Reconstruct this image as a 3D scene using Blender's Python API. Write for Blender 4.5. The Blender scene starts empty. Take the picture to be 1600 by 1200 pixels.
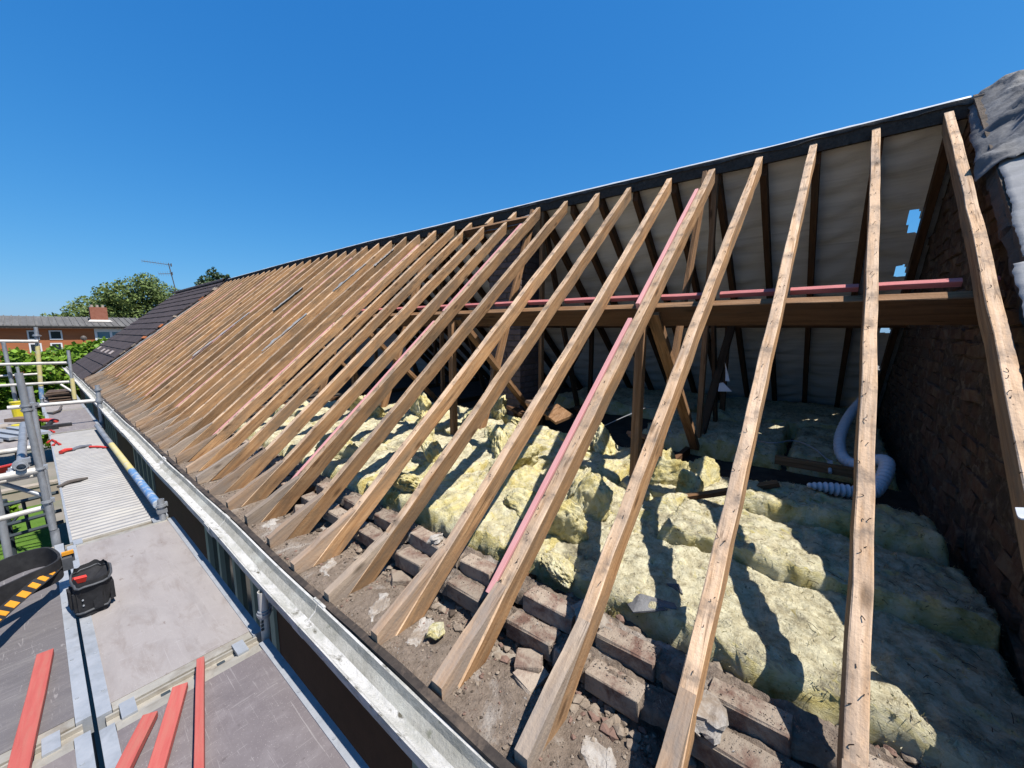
import bpy, bmesh, math, random
import numpy as np
from mathutils import Vector, Matrix, noise, Euler
random.seed(7)
rng = np.random.default_rng(7)
sc = bpy.context.scene
C = sc.collection
D = math.radians

# ------------------------------------------------------------------ camera
cam_data = bpy.data.cameras.new('camera')
cam_data.sensor_width = 36.0
cam_data.lens = 607.0 / 1600.0 * 36.0
cam_data.clip_start = 0.05
cam_data.clip_end = 2000
cam = bpy.data.objects.new('camera', cam_data)
C.objects.link(cam)
R_w = ((0.63010361, -0.10519969, 0.76935198),
       (-0.77651107, -0.08536479, 0.62429433),
       (0.0, -0.99078044, -0.13547739))
cam.matrix_world = Matrix(((R_w[0][0], -R_w[0][1], -R_w[0][2], 0),
                           (R_w[1][0], -R_w[1][1], -R_w[1][2], 0),
                           (R_w[2][0], -R_w[2][1], -R_w[2][2], 0),
                           (0, 0, 0, 1)))
sc.camera = cam

# ------------------------------------------------------------------ light
SUN = Vector((0.10, -0.52, 1.0)).normalized()
sun_el = math.asin(SUN.z)
sun_az = math.atan2(SUN.x, SUN.y)
world = bpy.data.worlds.new('World')
sc.world = world
world.use_nodes = True
wn = world.node_tree.nodes
wl_ = world.node_tree.links
bg = wn['Background']
sky = wn.new('ShaderNodeTexSky')
sky.sky_type = 'NISHITA'
sky.sun_disc = False
sky.sun_elevation = sun_el
sky.sun_rotation = sun_az
sky.altitude = 0
sky.air_density = 1.0
sky.dust_density = 0.3
sky.ozone_density = 3.0
# colour response of the camera on the clear blue sky: one curve per channel, the same in every direction
sp_ = wn.new('ShaderNodeSeparateColor'); cb_ = wn.new('ShaderNodeCombineColor')
wl_.new(sky.outputs[0], sp_.inputs[0])
for ch_, (ex_, kk_) in enumerate(((1.20, 0.215), (0.66, 0.99), (0.40, 2.55))):
    pw_ = wn.new('ShaderNodeMath'); pw_.operation = 'POWER'; pw_.inputs[1].default_value = ex_
    ml_ = wn.new('ShaderNodeMath'); ml_.operation = 'MULTIPLY'; ml_.inputs[1].default_value = kk_
    wl_.new(sp_.outputs[ch_], pw_.inputs[0]); wl_.new(pw_.outputs[0], ml_.inputs[0]); wl_.new(ml_.outputs[0], cb_.inputs[ch_])
wl_.new(cb_.outputs[0], bg.inputs[0])
bg.inputs[1].default_value = 0.082
sl = bpy.data.lights.new('sun', 'SUN')
sl.energy = 5.0
sl.angle = D(0.5)
sl.color = (1.0, 0.95, 0.88)
so = bpy.data.objects.new('sun', sl)
so.rotation_euler = SUN.to_track_quat('Z', 'Y').to_euler()
so.location = (0, -10, 20)
C.objects.link(so)
sc.view_settings.view_transform = 'Standard'
sc.view_settings.look = 'None'
sc.view_settings.exposure = 0.9
sc.view_settings.gamma = 1.0
sc.view_settings.use_curve_mapping = False

# ------------------------------------------------------------------ materials
def newmat(name):
    m = bpy.data.materials.new(name)
    m.use_nodes = True
    nt = m.node_tree
    b = nt.nodes['Principled BSDF']
    return m, nt, b

def nd(nt, t, ins=None, **attrs):
    n = nt.nodes.new(t)
    for k, v in attrs.items():
        setattr(n, k, v)
    for k, v in (ins or {}).items():
        if isinstance(v, bpy.types.NodeSocket):
            nt.links.new(v, n.inputs[k])
        else:
            n.inputs[k].default_value = v
    return n

ALB = 0.62            # brings the colours below to the real reflectances that go with exposure 0.9
def c4(c):
    return (c[0] * ALB, c[1] * ALB, c[2] * ALB, 1.0)

def ramp(nt, fac, stops):
    r = nt.nodes.new('ShaderNodeValToRGB')
    el = r.color_ramp.elements
    while len(el) < len(stops):
        el.new(0.5)
    for e, (p, c) in zip(el, stops):
        e.position = p
        e.color = c4(c) if len(c) == 3 else c
    nt.links.new(fac, r.inputs[0])
    return r.outputs[0]

def mix(nt, fac, a, b, mode='MIX'):
    n = nt.nodes.new('ShaderNodeMix')
    n.data_type = 'RGBA'
    n.blend_type = mode
    for i, v in ((0, fac), (6, a), (7, b)):
        if isinstance(v, bpy.types.NodeSocket):
            nt.links.new(v, n.inputs[i])
        else:
            n.inputs[i].default_value = v if i == 0 else (c4(v) if len(v) == 3 else v)
    return n.outputs[2]

def coords(nt, scale=(1, 1, 1), coord='Object', rand=True):
    tc = nt.nodes.new('ShaderNodeTexCoord')
    v = tc.outputs[coord]
    if rand:
        oi = nt.nodes.new('ShaderNodeObjectInfo')
        a = nd(nt, 'ShaderNodeVectorMath', {0: oi.outputs['Random'], 1: (37.0, 91.0, 53.0)}, operation='MULTIPLY')
        v = nd(nt, 'ShaderNodeVectorMath', {0: v, 1: a.outputs[0]}, operation='ADD').outputs[0]
    return nd(nt, 'ShaderNodeVectorMath', {0: v, 1: scale}, operation='MULTIPLY').outputs[0]

def fnoise(nt, v, scale, detail=6, rough=0.6, dist=0.0):
    n = nd(nt, 'ShaderNodeTexNoise', {'Vector': v, 'Scale': scale, 'Detail': detail, 'Roughness': rough, 'Distortion': dist})
    return n.outputs['Fac']

def vary(nt, col, amt, rand_sock=None):
    oi = nt.nodes.new('ShaderNodeObjectInfo')
    v = nd(nt, 'ShaderNodeMapRange', {'Value': oi.outputs['Random'], 'To Min': 1 - amt, 'To Max': 1 + amt}).outputs[0]
    return nd(nt, 'ShaderNodeHueSaturation', {'Value': v, 'Color': col}).outputs[0]

def bumpn(nt, b, h, strength, dist=0.01):
    n = nd(nt, 'ShaderNodeBump', {'Height': h, 'Strength': strength, 'Distance': dist})
    nt.links.new(n.outputs[0], b.inputs['Normal'])
    return n

def gm(name, c1, c2, scale=6, stretch=(1, 1, 1), detail=8, rough=0.85, bump=0.3, bscale=40, bdist=0.01,
       blot=None, bs=1.5, bt=(0.5, 0.68), spots=None, sscale=30, st=(0.0, 0.12), rnd=0.08, metal=0.0, spec=0.3, scratch=None):
    """colour noise between c1 and c2, blotches of a third colour, specks of a fourth, fine relief"""
    m, nt, b = newmat(name)
    v = coords(nt, stretch)
    f = fnoise(nt, v, scale, detail, 0.65)
    col = ramp(nt, f, [(0.3, c1), (0.7, c2)])
    if blot:
        f2 = fnoise(nt, v, bs, 9, 0.7, 0.4)
        k = nd(nt, 'ShaderNodeMapRange', {'Value': f2, 'From Min': bt[0], 'From Max': bt[1]}).outputs[0]
        col = mix(nt, k, col, blot)
    if spots:
        f3 = fnoise(nt, v, sscale, 4, 0.6)
        k = nd(nt, 'ShaderNodeMapRange', {'Value': f3, 'From Min': 0.66 - st[0], 'From Max': 0.66 + st[1]}).outputs[0]
        col = mix(nt, k, col, spots)
    if scratch:
        for st_ in ((60, 2.2, 1), (3, 55, 1)):
            vv = nd(nt, 'ShaderNodeVectorMath', {0: v, 1: st_}, operation='MULTIPLY').outputs[0]
            vv = nd(nt, 'ShaderNodeVectorRotate', {'Vector': vv, 'Angle': 0.12 * st_[0]}).outputs[0] if False else vv
            f4 = fnoise(nt, vv, 1.0, 3, 0.5, 1.4)
            k4 = nd(nt, 'ShaderNodeMapRange', {'Value': f4, 'From Min': 0.64, 'From Max': 0.70, 'To Max': 0.45}).outputs[0]
            col = mix(nt, k4, col, scratch)
        f6 = fnoise(nt, v, 130, 2, 0.5)
        k6 = nd(nt, 'ShaderNodeMapRange', {'Value': f6, 'From Min': 0.66, 'From Max': 0.72, 'To Max': 0.5}).outputs[0]
        col = mix(nt, k6, col, (0.6, 0.56, 0.52))
        f7 = fnoise(nt, v, 1.7, 8, 0.75, 0.8)
        k7 = nd(nt, 'ShaderNodeMapRange', {'Value': f7, 'From Min': 0.5, 'From Max': 0.75, 'To Max': 0.5}).outputs[0]
        col = mix(nt, k7, col, tuple(x * .72 for x in c1))
    if rnd:
        col = vary(nt, col, rnd)
    nt.links.new(col, b.inputs['Base Color'])
    b.inputs['Roughness'].default_value = rough
    b.inputs['Metallic'].default_value = metal
    b.inputs['Specular IOR Level'].default_value = spec
    if bump:
        h = fnoise(nt, v, bscale, 8, 0.7)
        bumpn(nt, b, h, bump, bdist)
    return m

def woodmat(name, pale, mid, dark, grey, greyamt=0.5, bands=False, rnd=0.14, rough=0.8):
    """sawn softwood: grain runs along the local X axis"""
    m, nt, b = newmat(name)
    v = coords(nt, (1, 1, 1))
    tc = nt.nodes.new('ShaderNodeTexCoord')
    vs = nd(nt, 'ShaderNodeVectorMath', {0: v, 1: (1.6, 26, 26)}, operation='MULTIPLY').outputs[0]
    g = fnoise(nt, vs, 1.6, 8, 0.62, 0.5)
    col = ramp(nt, g, [(0.28, dark), (0.45, mid), (0.68, pale)])
    vb = nd(nt, 'ShaderNodeVectorMath', {0: v, 1: (1.0, 4, 4)}, operation='MULTIPLY').outputs[0]
    f2 = fnoise(nt, vb, 2.2, 9, 0.72, 0.6)
    k = nd(nt, 'ShaderNodeMapRange', {'Value': f2, 'From Min': 0.62 - 0.28 * greyamt, 'From Max': 0.75 - 0.15 * greyamt, 'To Max': 0.85}).outputs[0]
    col = mix(nt, k, col, grey)
    # drying cracks along the grain
    vc = nd(nt, 'ShaderNodeVectorMath', {0: v, 1: (0.9, 30, 30)}, operation='MULTIPLY').outputs[0]
    cr = fnoise(nt, vc, 1.0, 3, 0.55, 0.8)
    cr = nd(nt, 'ShaderNodeMath', {0: cr, 1: 0.5}, operation='SUBTRACT').outputs[0]
    cr = nd(nt, 'ShaderNodeMath', {0: cr}, operation='ABSOLUTE').outputs[0]
    ck = nd(nt, 'ShaderNodeMapRange', {'Value': cr, 'From Min': 0.004, 'From Max': 0.016, 'To Min': 0.65, 'To Max': 0.0}).outputs[0]
    cm = nd(nt, 'ShaderNodeMapRange', {'Value': fnoise(nt, vb, 3.1, 3), 'From Min': 0.46, 'From Max': 0.6}).outputs[0]
    ck = nd(nt, 'ShaderNodeMath', {0: ck, 1: cm}, operation='MULTIPLY').outputs[0]
    col = mix(nt, ck, col, tuple(x * 0.3 for x in dark))
    # knots
    vk = nd(nt, 'ShaderNodeVectorMath', {0: v, 1: (3.0, 9, 9)}, operation='MULTIPLY').outputs[0]
    vo = nd(nt, 'ShaderNodeTexVoronoi', {'Vector': vk, 'Scale': 1.0}).outputs['Distance']
    kk = nd(nt, 'ShaderNodeMapRange', {'Value': vo, 'From Min': 0.06, 'From Max': 0.16, 'To Min': 0.75, 'To Max': 0.0}).outputs[0]
    col = mix(nt, kk, col, tuple(x * 0.35 for x in dark))
    if bands:
        # marks of the old tile battens: a repeated darker, dirtier strip across the rafter
        sx = nd(nt, 'ShaderNodeSeparateXYZ', {0: tc.outputs['Object']})
        wob = nd(nt, 'ShaderNodeMath', {0: fnoise(nt, v, 9, 3), 1: 0.05}, operation='MULTIPLY').outputs[0]
        xx = nd(nt, 'ShaderNodeMath', {0: sx.outputs[0], 1: wob}, operation='ADD').outputs[0]
        fr = nd(nt, 'ShaderNodeMath', {0: xx, 1: 0.1}, operation='PINGPONG').outputs[0]
        bd = nd(nt, 'ShaderNodeMapRange', {'Value': fr, 'From Min': 0.012, 'From Max': 0.05, 'To Min': 0.75, 'To Max': 0.0}).outputs[0]
        f5 = fnoise(nt, v, 16, 6, 0.7)
        f5 = nd(nt, 'ShaderNodeMapRange', {'Value': f5, 'From Min': 0.42, 'From Max': 0.62}).outputs[0]
        bd = nd(nt, 'ShaderNodeMath', {0: bd, 1: f5}, operation='MULTIPLY').outputs[0]
        col = mix(nt, bd, col, tuple(x * 0.55 for x in grey))
        sp = fnoise(nt, v, 70, 3, 0.6)
        sk = nd(nt, 'ShaderNodeMapRange', {'Value': sp, 'From Min': 0.66, 'From Max': 0.74, 'To Max': 0.8}).outputs[0]
        col = mix(nt, sk, col, (0.05, 0.035, 0.025))
    col = vary(nt, col, rnd)
    nt.links.new(col, b.inputs['Base Color'])
    b.inputs['Roughness'].default_value = rough
    b.inputs['Specular IOR Level'].default_value = 0.2
    h = nd(nt, 'ShaderNodeMath', {0: g, 1: fnoise(nt, v, 90, 4)}, operation='ADD').outputs[0]
    bumpn(nt, b, h, 0.45, 0.006)
    return m

M = {}
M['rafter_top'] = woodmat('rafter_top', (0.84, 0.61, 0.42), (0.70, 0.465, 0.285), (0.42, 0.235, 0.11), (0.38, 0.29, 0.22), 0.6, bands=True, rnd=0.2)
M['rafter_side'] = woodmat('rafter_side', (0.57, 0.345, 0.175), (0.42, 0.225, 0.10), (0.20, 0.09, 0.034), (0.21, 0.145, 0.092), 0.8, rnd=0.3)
M['foot'] = woodmat('foot', (0.50, 0.39, 0.29), (0.38, 0.285, 0.205), (0.2, 0.135, 0.09), (0.27, 0.225, 0.19), 0.9, rnd=0.25)
M['sprocket'] = woodmat('sprocket', (0.56, 0.39, 0.255), (0.43, 0.275, 0.165), (0.22, 0.125, 0.065), (0.29, 0.24, 0.2), 0.95, rnd=0.25)
M['shaded_wood'] = woodmat('shaded_wood', (0.16, 0.085, 0.045), (0.12, 0.06, 0.03), (0.075, 0.038, 0.02), (0.10, 0.068, 0.045), 0.35)  # browns lowered to put the attic's deep shade into the colour
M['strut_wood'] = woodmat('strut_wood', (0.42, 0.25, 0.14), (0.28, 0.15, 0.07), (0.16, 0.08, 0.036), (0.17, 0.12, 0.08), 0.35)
M['pink'] = gm('pink_treated', (0.72, 0.32, 0.31), (0.82, 0.42, 0.40), 3, (2, 20, 20), rough=0.7, bump=0.15, rnd=0.04)
M['pink_dark'] = gm('pink_treated_deep', (0.60, 0.17, 0.17), (0.72, 0.26, 0.25), 4, (3, 25, 25), rough=0.75, bump=0.3, blot=(0.5, 0.2, 0.17), bs=6, rnd=0.08)
M['red_plank'] = gm('red_treated', (0.50, 0.10, 0.085), (0.58, 0.145, 0.12), 3, (2, 22, 22), rough=0.7, bump=0.25, blot=(0.5, 0.17, 0.13), rnd=0.08)
M['nail'] = gm('nail_iron', (0.03, 0.022, 0.02), (0.09, 0.05, 0.03), 50, rough=0.7, bump=0, metal=0.3)
M['felt_under'] = gm('old_felt', (0.82, 0.80, 0.79), (0.98, 0.955, 0.94), 2.2, (9, .5, 9), rough=0.9, bump=0.6, bscale=3, blot=(0.68, 0.66, 0.645), bs=1.2, bt=(.5, .7))  # streaks along the laps paint the light and dark of folds
M['felt_grey'] = gm('felt_grey', (0.22, 0.22, 0.23), (0.30, 0.30, 0.31), 4, rough=0.85, bump=0.25, bscale=90, blot=(0.34, 0.34, 0.345), bs=3)
M['felt_pale'] = gm('felt_pale', (0.33, 0.33, 0.335), (0.42, 0.42, 0.425), 5, (6, 1, 6), rough=0.9, bump=0.35, bscale=60, blot=(0.3, 0.3, 0.3), bs=2)
M['felt_dark'] = gm('felt_dark', (0.10, 0.10, 0.105), (0.19, 0.19, 0.195), 5, rough=0.8, bump=0.5, bscale=40, blot=(0.28, 0.28, 0.285), bs=6)
M['membrane'] = gm('membrane', (0.66, 0.70, 0.73), (0.75, 0.78, 0.8), 8, rough=0.55, bump=0.1, rnd=0)
M['black_felt'] = gm('black_felt', (0.025, 0.024, 0.024), (0.07, 0.065, 0.06), 14, rough=0.8, bump=0.3, blot=(0.12, 0.115, 0.11), bs=5)
M['ridge_wood'] = woodmat('ridge_wood', (0.07, 0.06, 0.05), (0.05, 0.042, 0.036), (0.03, 0.026, 0.022), (0.1, 0.09, 0.08), 0.3)
M['brick_old'] = gm('brick_dusty', (0.155, 0.09, 0.068), (0.26, 0.155, 0.12), 14, rough=0.95, bump=0.9, bscale=60, blot=(0.42, 0.345, 0.275), bs=9, bt=(0.38, 0.54), spots=(0.07, 0.05, 0.045), rnd=0.2)
M['brick_dark'] = gm('brick_shaded', (0.11, 0.066, 0.047), (0.21, 0.13, 0.09), 16, rough=0.95, bump=0.9, bscale=45, bdist=0.02, blot=(0.22, 0.17, 0.12), bs=10, bt=(0.45, 0.6), spots=(0.03, 0.025, 0.02), rnd=0.25)  # brick tones lowered so the colour carries the wall's shade
M['brick_chim'] = gm('brick_chimney', (0.15, 0.115, 0.11), (0.24, 0.18, 0.17), 14, rough=0.92, bump=0.5, rnd=0.2, blot=(0.3, 0.25, 0.22), bs=9, bt=(0.55, 0.7))
M['mortar'] = gm('mortar', (0.34, 0.29, 0.235), (0.48, 0.42, 0.36), 10, rough=0.95, bump=0.7, bscale=50, bdist=0.015, spots=(0.16, 0.12, 0.09), rnd=0.05)
M['mortar_dark'] = gm('mortar_dark', (0.11, 0.088, 0.068), (0.20, 0.155, 0.12), 12, rough=0.95, bump=0.9, bscale=40, bdist=0.02, spots=(0.05, 0.04, 0.03), rnd=0)
M['bed'] = gm('rubble_bed', (0.19, 0.145, 0.11), (0.36, 0.285, 0.225), 34, rough=0.97, bump=0.9, bscale=70, bdist=0.02, blot=(0.52, 0.47, 0.42), bs=3.4, bt=(0.56, 0.68), spots=(0.06, 0.045, 0.035), sscale=60, rnd=0)
M['wall_smear'] = gm('wall_smear', (0.085, 0.066, 0.05), (0.19, 0.15, 0.115), 24, rough=1.0, bump=1.0, bscale=60, bdist=0.03, blot=(0.33, 0.27, 0.205), bs=13, bt=(0.5, 0.62), spots=(0.03, 0.025, 0.02), rnd=0)
M['rubble_a'] = gm('rubble_mortar', (0.22, 0.17, 0.13), (0.40, 0.33, 0.26), 30, rough=0.97, bump=0.6, rnd=0)
M['rubble_b'] = gm('rubble_brick', (0.19, 0.12, 0.095), (0.30, 0.19, 0.15), 30, rough=0.97, bump=0.6, rnd=0)
M['rubble_c'] = gm('rubble_dark', (0.05, 0.04, 0.03), (0.12, 0.09, 0.07), 30, rough=0.97, bump=0.6, rnd=0)
M['plaster'] = gm('plaster', (0.42, 0.38, 0.34), (0.60, 0.57, 0.53), 18, rough=0.95, bump=0.9, bscale=45, blot=(0.33, 0.27, 0.215), bs=9, bt=(0.45, 0.6), spots=(0.25, 0.2, 0.16), rnd=0.04)
M['dirt'] = gm('attic_dirt', (0.03, 0.027, 0.023), (0.09, 0.075, 0.06), 9, rough=1.0, bump=0.6, rnd=0)
M['gutter'] = gm('gutter_cement', (0.42, 0.42, 0.38), (0.62, 0.61, 0.58), 16, (1, 0.5, 1), rough=1.0, bump=0.9, bscale=70, blot=(0.70, 0.69, 0.67), bs=9, bt=(0.42, 0.55), spots=(0.15, 0.14, 0.11), sscale=24, st=(0.07, 0.05), rnd=0.03, spec=0.05)
M['gutter_moss'] = gm('gutter_moss', (0.33, 0.32, 0.275), (0.50, 0.485, 0.44), 16, (1, 0.6, 1), rough=1.0, bump=0.6, bscale=80, blot=(0.55, 0.55, 0.5), bs=5, spots=(0.12, 0.13, 0.08), sscale=22, rnd=0.03, spec=0.05)
M['fascia'] = gm('fascia', (0.025, 0.02, 0.018), (0.07, 0.055, 0.045), 20, rough=0.8, bump=0.4, blot=(0.16, 0.12, 0.09), bs=9, rnd=0)
M['ply'] = gm('deck_ply', (0.227, 0.197, 0.197), (0.281, 0.248, 0.244), 3, (3, 1, 1), rough=0.62, bump=0.08, bscale=200, bdist=0.002, blot=(0.328, 0.298, 0.286), bs=4.5, bt=(0.45, 0.72), spots=(0.168, 0.134, 0.126), sscale=10, st=(0.02, 0.1), rnd=0.12, scratch=(0.45, 0.42, 0.41))
M['ply_pale'] = gm('deck_ply_pale', (0.336, 0.302, 0.290), (0.395, 0.361, 0.344), 3, (3, 1, 1), rough=0.6, bump=0.08, bscale=200, bdist=0.002, blot=(0.277, 0.235, 0.214), bs=3.5, bt=(0.5, 0.7), spots=(0.218, 0.168, 0.143), sscale=12, st=(0.02, 0.1), rnd=0.04, scratch=(0.45, 0.42, 0.41))
M['ply_dark'] = gm('deck_ply_dark', (0.143, 0.130, 0.134), (0.185, 0.168, 0.168), 3, (1, 4, 1), rough=0.6, bump=0.08, bscale=200, bdist=0.002, blot=(0.235, 0.218, 0.210), bs=5, bt=(0.5, 0.75), spots=(0.101, 0.092, 0.092), sscale=12, st=(0.02, 0.1), rnd=0.05, scratch=(0.45, 0.42, 0.41))
M['ply_purple'] = gm('deck_ply_purple', (0.181, 0.155, 0.160), (0.223, 0.195, 0.198), 4, (2, 2, 1), rough=0.6, bump=0.08, bscale=200, bdist=0.002, blot=(0.269, 0.239, 0.244), bs=5, bt=(0.5, 0.75), spots=(0.134, 0.113, 0.113), sscale=14, st=(0.02, 0.1), rnd=0.05, scratch=(0.45, 0.42, 0.41))
M['alu'] = gm('aluminium', (0.42, 0.45, 0.49), (0.56, 0.58, 0.61), 12, rough=0.5, bump=0.15, blot=(0.36, 0.38, 0.4), bs=8, metal=0.35, rnd=0.05)
M['steel_deck'] = gm('steel_deck', (0.329, 0.315, 0.301), (0.420, 0.406, 0.392), 6, rough=0.55, bump=0.1, blot=(0.434, 0.413, 0.378), bs=3, metal=0.2, rnd=0)
M['channel'] = gm('channel_steel', (0.42, 0.39, 0.33), (0.58, 0.54, 0.47), 10, rough=0.5, bump=0.2, blot=(0.32, 0.27, 0.21), bs=7, metal=0.3, rnd=0.05)
M['galv'] = gm('galvanised_tube', (0.36, 0.38, 0.41), (0.52, 0.54, 0.57), 14, (1, 1, 0.5), rough=0.5, bump=0.2, blot=(0.27, 0.28, 0.3), bs=7, metal=0.45, rnd=0.08)
M['galv_pale'] = gm('pale_tube', (0.62, 0.59, 0.54), (0.74, 0.71, 0.67), 9, rough=0.55, bump=0.15, blot=(0.5, 0.46, 0.4), bs=5, metal=0.15, rnd=0.05)
M['tube_yellow'] = gm('tube_yellow', (0.66, 0.55, 0.2), (0.74, 0.63, 0.3), 9, rough=0.7, bump=0.2, blot=(0.6, 0.58, 0.5), bs=12, rnd=0)
M['tube_blue'] = gm('tube_blue', (0.10, 0.23, 0.48), (0.16, 0.32, 0.56), 9, rough=0.7, bump=0.2, blot=(0.5, 0.53, 0.56), bs=14, bt=(0.50, 0.58), rnd=0)
M['rust'] = gm('rusty_iron', (0.16, 0.085, 0.05), (0.28, 0.17, 0.11), 25, rough=0.9, bump=0.4, blot=(0.35, 0.32, 0.3), bs=14, rnd=0)
M['dark_steel'] = gm('dark_steel', (0.03, 0.045, 0.055), (0.06, 0.075, 0.085), 10, rough=0.6, bump=0.1)
M['black_cloth'] = gm('black_nylon', (0.012, 0.012, 0.014), (0.03, 0.03, 0.034), 30, rough=0.8, bump=0.35, bscale=300, bdist=0.002, blot=(0.04, 0.04, 0.042), bs=8)
M['grey_trim'] = gm('grey_trim', (0.06, 0.065, 0.075), (0.1, 0.105, 0.115), 20, rough=0.6, bump=0.1)
M['orange'] = gm('orange_patch', (0.75, 0.3, 0.02), (0.82, 0.36, 0.03), 9, rough=0.6, bump=0, rnd=0.03)
M['red_plastic'] = gm('red_plastic', (0.62, 0.04, 0.03), (0.7, 0.07, 0.05), 9, rough=0.45, bump=0)
M['tool_steel'] = gm('tool_steel', (0.2, 0.21, 0.24), (0.32, 0.32, 0.36), 15, rough=0.45, bump=0.1, metal=0.5)
M['tool_dark'] = gm('tool_dark', (0.09, 0.075, 0.065), (0.15, 0.13, 0.12), 15, rough=0.6, bump=0.2)
M['yellow_plastic'] = gm('yellow_plastic', (0.75, 0.6, 0.02), (0.8, 0.66, 0.05), 9, rough=0.4, bump=0)
M['tile'] = gm('concrete_tile', (0.058, 0.043, 0.042), (0.086, 0.066, 0.064), 20, rough=0.8, bump=0.4, rnd=0.14)
M['tile_pale'] = gm('tile_pale', (0.42, 0.35, 0.32), (0.52, 0.44, 0.41), 20, rough=0.8, bump=0.2)
M['tile_brown'] = gm('stacked_tile', (0.13, 0.085, 0.06), (0.22, 0.15, 0.11), 12, rough=0.85, bump=0.4, rnd=0.2)
M['duct'] = gm('duct_plastic', (0.98, 1.02, 1.1), (1.06, 1.1, 1.18), 8, rough=0.5, bump=0, rnd=0)
M['white_plastic'] = gm('white_plastic', (0.72, 0.74, 0.78), (0.8, 0.82, 0.85), 8, rough=0.5, bump=0)
M['cable'] = gm('cable_grey', (0.34, 0.36, 0.38), (0.44, 0.45, 0.47), 8, rough=0.5, bump=0)
M['facade'] = gm('brown_panel', (0.05, 0.02, 0.015), (0.08, 0.033, 0.025), 7, rough=0.8, bump=0.2, rnd=0)
M['frame_green'] = gm('window_paint', (0.22, 0.31, 0.32), (0.28, 0.37, 0.38), 6, rough=0.5, bump=0.05)
M['soffit'] = gm('soffit', (0.09, 0.08, 0.07), (0.15, 0.135, 0.12), 8, rough=0.9)
M['grass'] = gm('grass', (0.06, 0.15, 0.012), (0.13, 0.25, 0.025), 3, rough=0.95, bump=0.6, bscale=25, bdist=0.05, blot=(0.1, 0.2, 0.03), spots=(0.5, 0.52, 0.35), sscale=14, st=(-0.02, 0.06), rnd=0)
M['earth'] = gm('earth', (0.20, 0.185, 0.165), (0.30, 0.275, 0.245), 0.5, rough=0.95, bump=0.3, bscale=8, blot=(0.14, 0.17, 0.09), bs=0.12, rnd=0)
M['path'] = gm('path', (0.36, 0.3, 0.24), (0.46, 0.4, 0.33), 2, rough=0.95, rnd=0)
M['far_brick'] = gm('orange_brick', (0.42, 0.135, 0.05), (0.5, 0.18, 0.072), 0.8, (1, 1, 6), rough=0.95, bump=0.2, blot=(0.38, 0.15, 0.075), bs=0.5, rnd=0)
M['far_chim'] = gm('far_chimney_brick', (0.28, 0.1, 0.06), (0.36, 0.15, 0.1), 5, rough=0.95, bump=0.2)
M['far_roof'] = gm('grey_roof', (0.115, 0.112, 0.108), (0.16, 0.155, 0.15), 1.5, (4, 0.4, 1), rough=0.9, bump=0.2, blot=(0.2, 0.195, 0.185), bs=0.8, rnd=0)
M['white_paint'] = gm('white_paint', (0.75, 0.77, 0.79), (0.82, 0.83, 0.84), 3, rough=0.5, bump=0, rnd=0)
M['cyan_panel'] = gm('blue_panel', (0.5, 0.64, 0.7), (0.56, 0.7, 0.75), 3, rough=0.5, bump=0, rnd=0)
M['bark'] = gm('bark', (0.09, 0.065, 0.045), (0.15, 0.11, 0.08), 6, (1, 1, 0.2), rough=0.95, bump=0.6)

def glassmat(name, col, rough=0.06):
    m, nt, b = newmat(name)
    b.inputs['Base Color'].default_value = c4(col)
    b.inputs['Roughness'].default_value = rough
    b.inputs['Specular IOR Level'].default_value = 0.4
    v = coords(nt)
    bumpn(nt, b, fnoise(nt, v, 1.3, 2), 0.05, 0.02)
    return m
M['glass'] = glassmat('window_glass', (0.02, 0.028, 0.03))
M['glass_far'] = glassmat('far_glass', (0.03, 0.04, 0.05))
M['glass_blue'] = glassmat('far_glass_blue', (0.12, 0.25, 0.32), 0.1)

def leafmat(name, a, b2, c):
    m, nt, b = newmat(name)
    tc = nt.nodes.new('ShaderNodeTexCoord')
    f = fnoise(nt, tc.outputs['Object'], 0.9, 5, 0.7)
    col = ramp(nt, f, [(0.3, a), (0.5, b2), (0.72, c)])
    g = nt.nodes.new('ShaderNodeNewGeometry')
    h = nd(nt, 'ShaderNodeMapRange', {'Value': g.outputs['Random Per Island'], 'To Min': 0.7, 'To Max': 1.35}).outputs[0]
    col = nd(nt, 'ShaderNodeHueSaturation', {'Value': h, 'Color': col}).outputs[0]
    nt.links.new(col, b.inputs['Base Color'])
    b.inputs['Roughness'].default_value = 0.55
    b.inputs['Specular IOR Level'].default_value = 0.3
    tr = nd(nt, 'ShaderNodeBsdfTranslucent', {'Color': col})
    ms = nd(nt, 'ShaderNodeMixShader', {0: 0.3, 1: b.outputs[0], 2: tr.outputs[0]})
    nt.links.new(ms.outputs[0], nt.nodes['Material Output'].inputs[0])
    return m
M['leaf_far'] = leafmat('leaf_far', (0.13, 0.19, 0.06), (0.19, 0.26, 0.075), (0.27, 0.34, 0.1))
M['leaf_hedge'] = leafmat('leaf_hedge', (0.13, 0.25, 0.02), (0.22, 0.39, 0.035), (0.32, 0.5, 0.06))
M['leaf_fir'] = leafmat('leaf_fir', (0.04, 0.08, 0.03), (0.06, 0.11, 0.04), (0.08, 0.13, 0.05))

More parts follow.
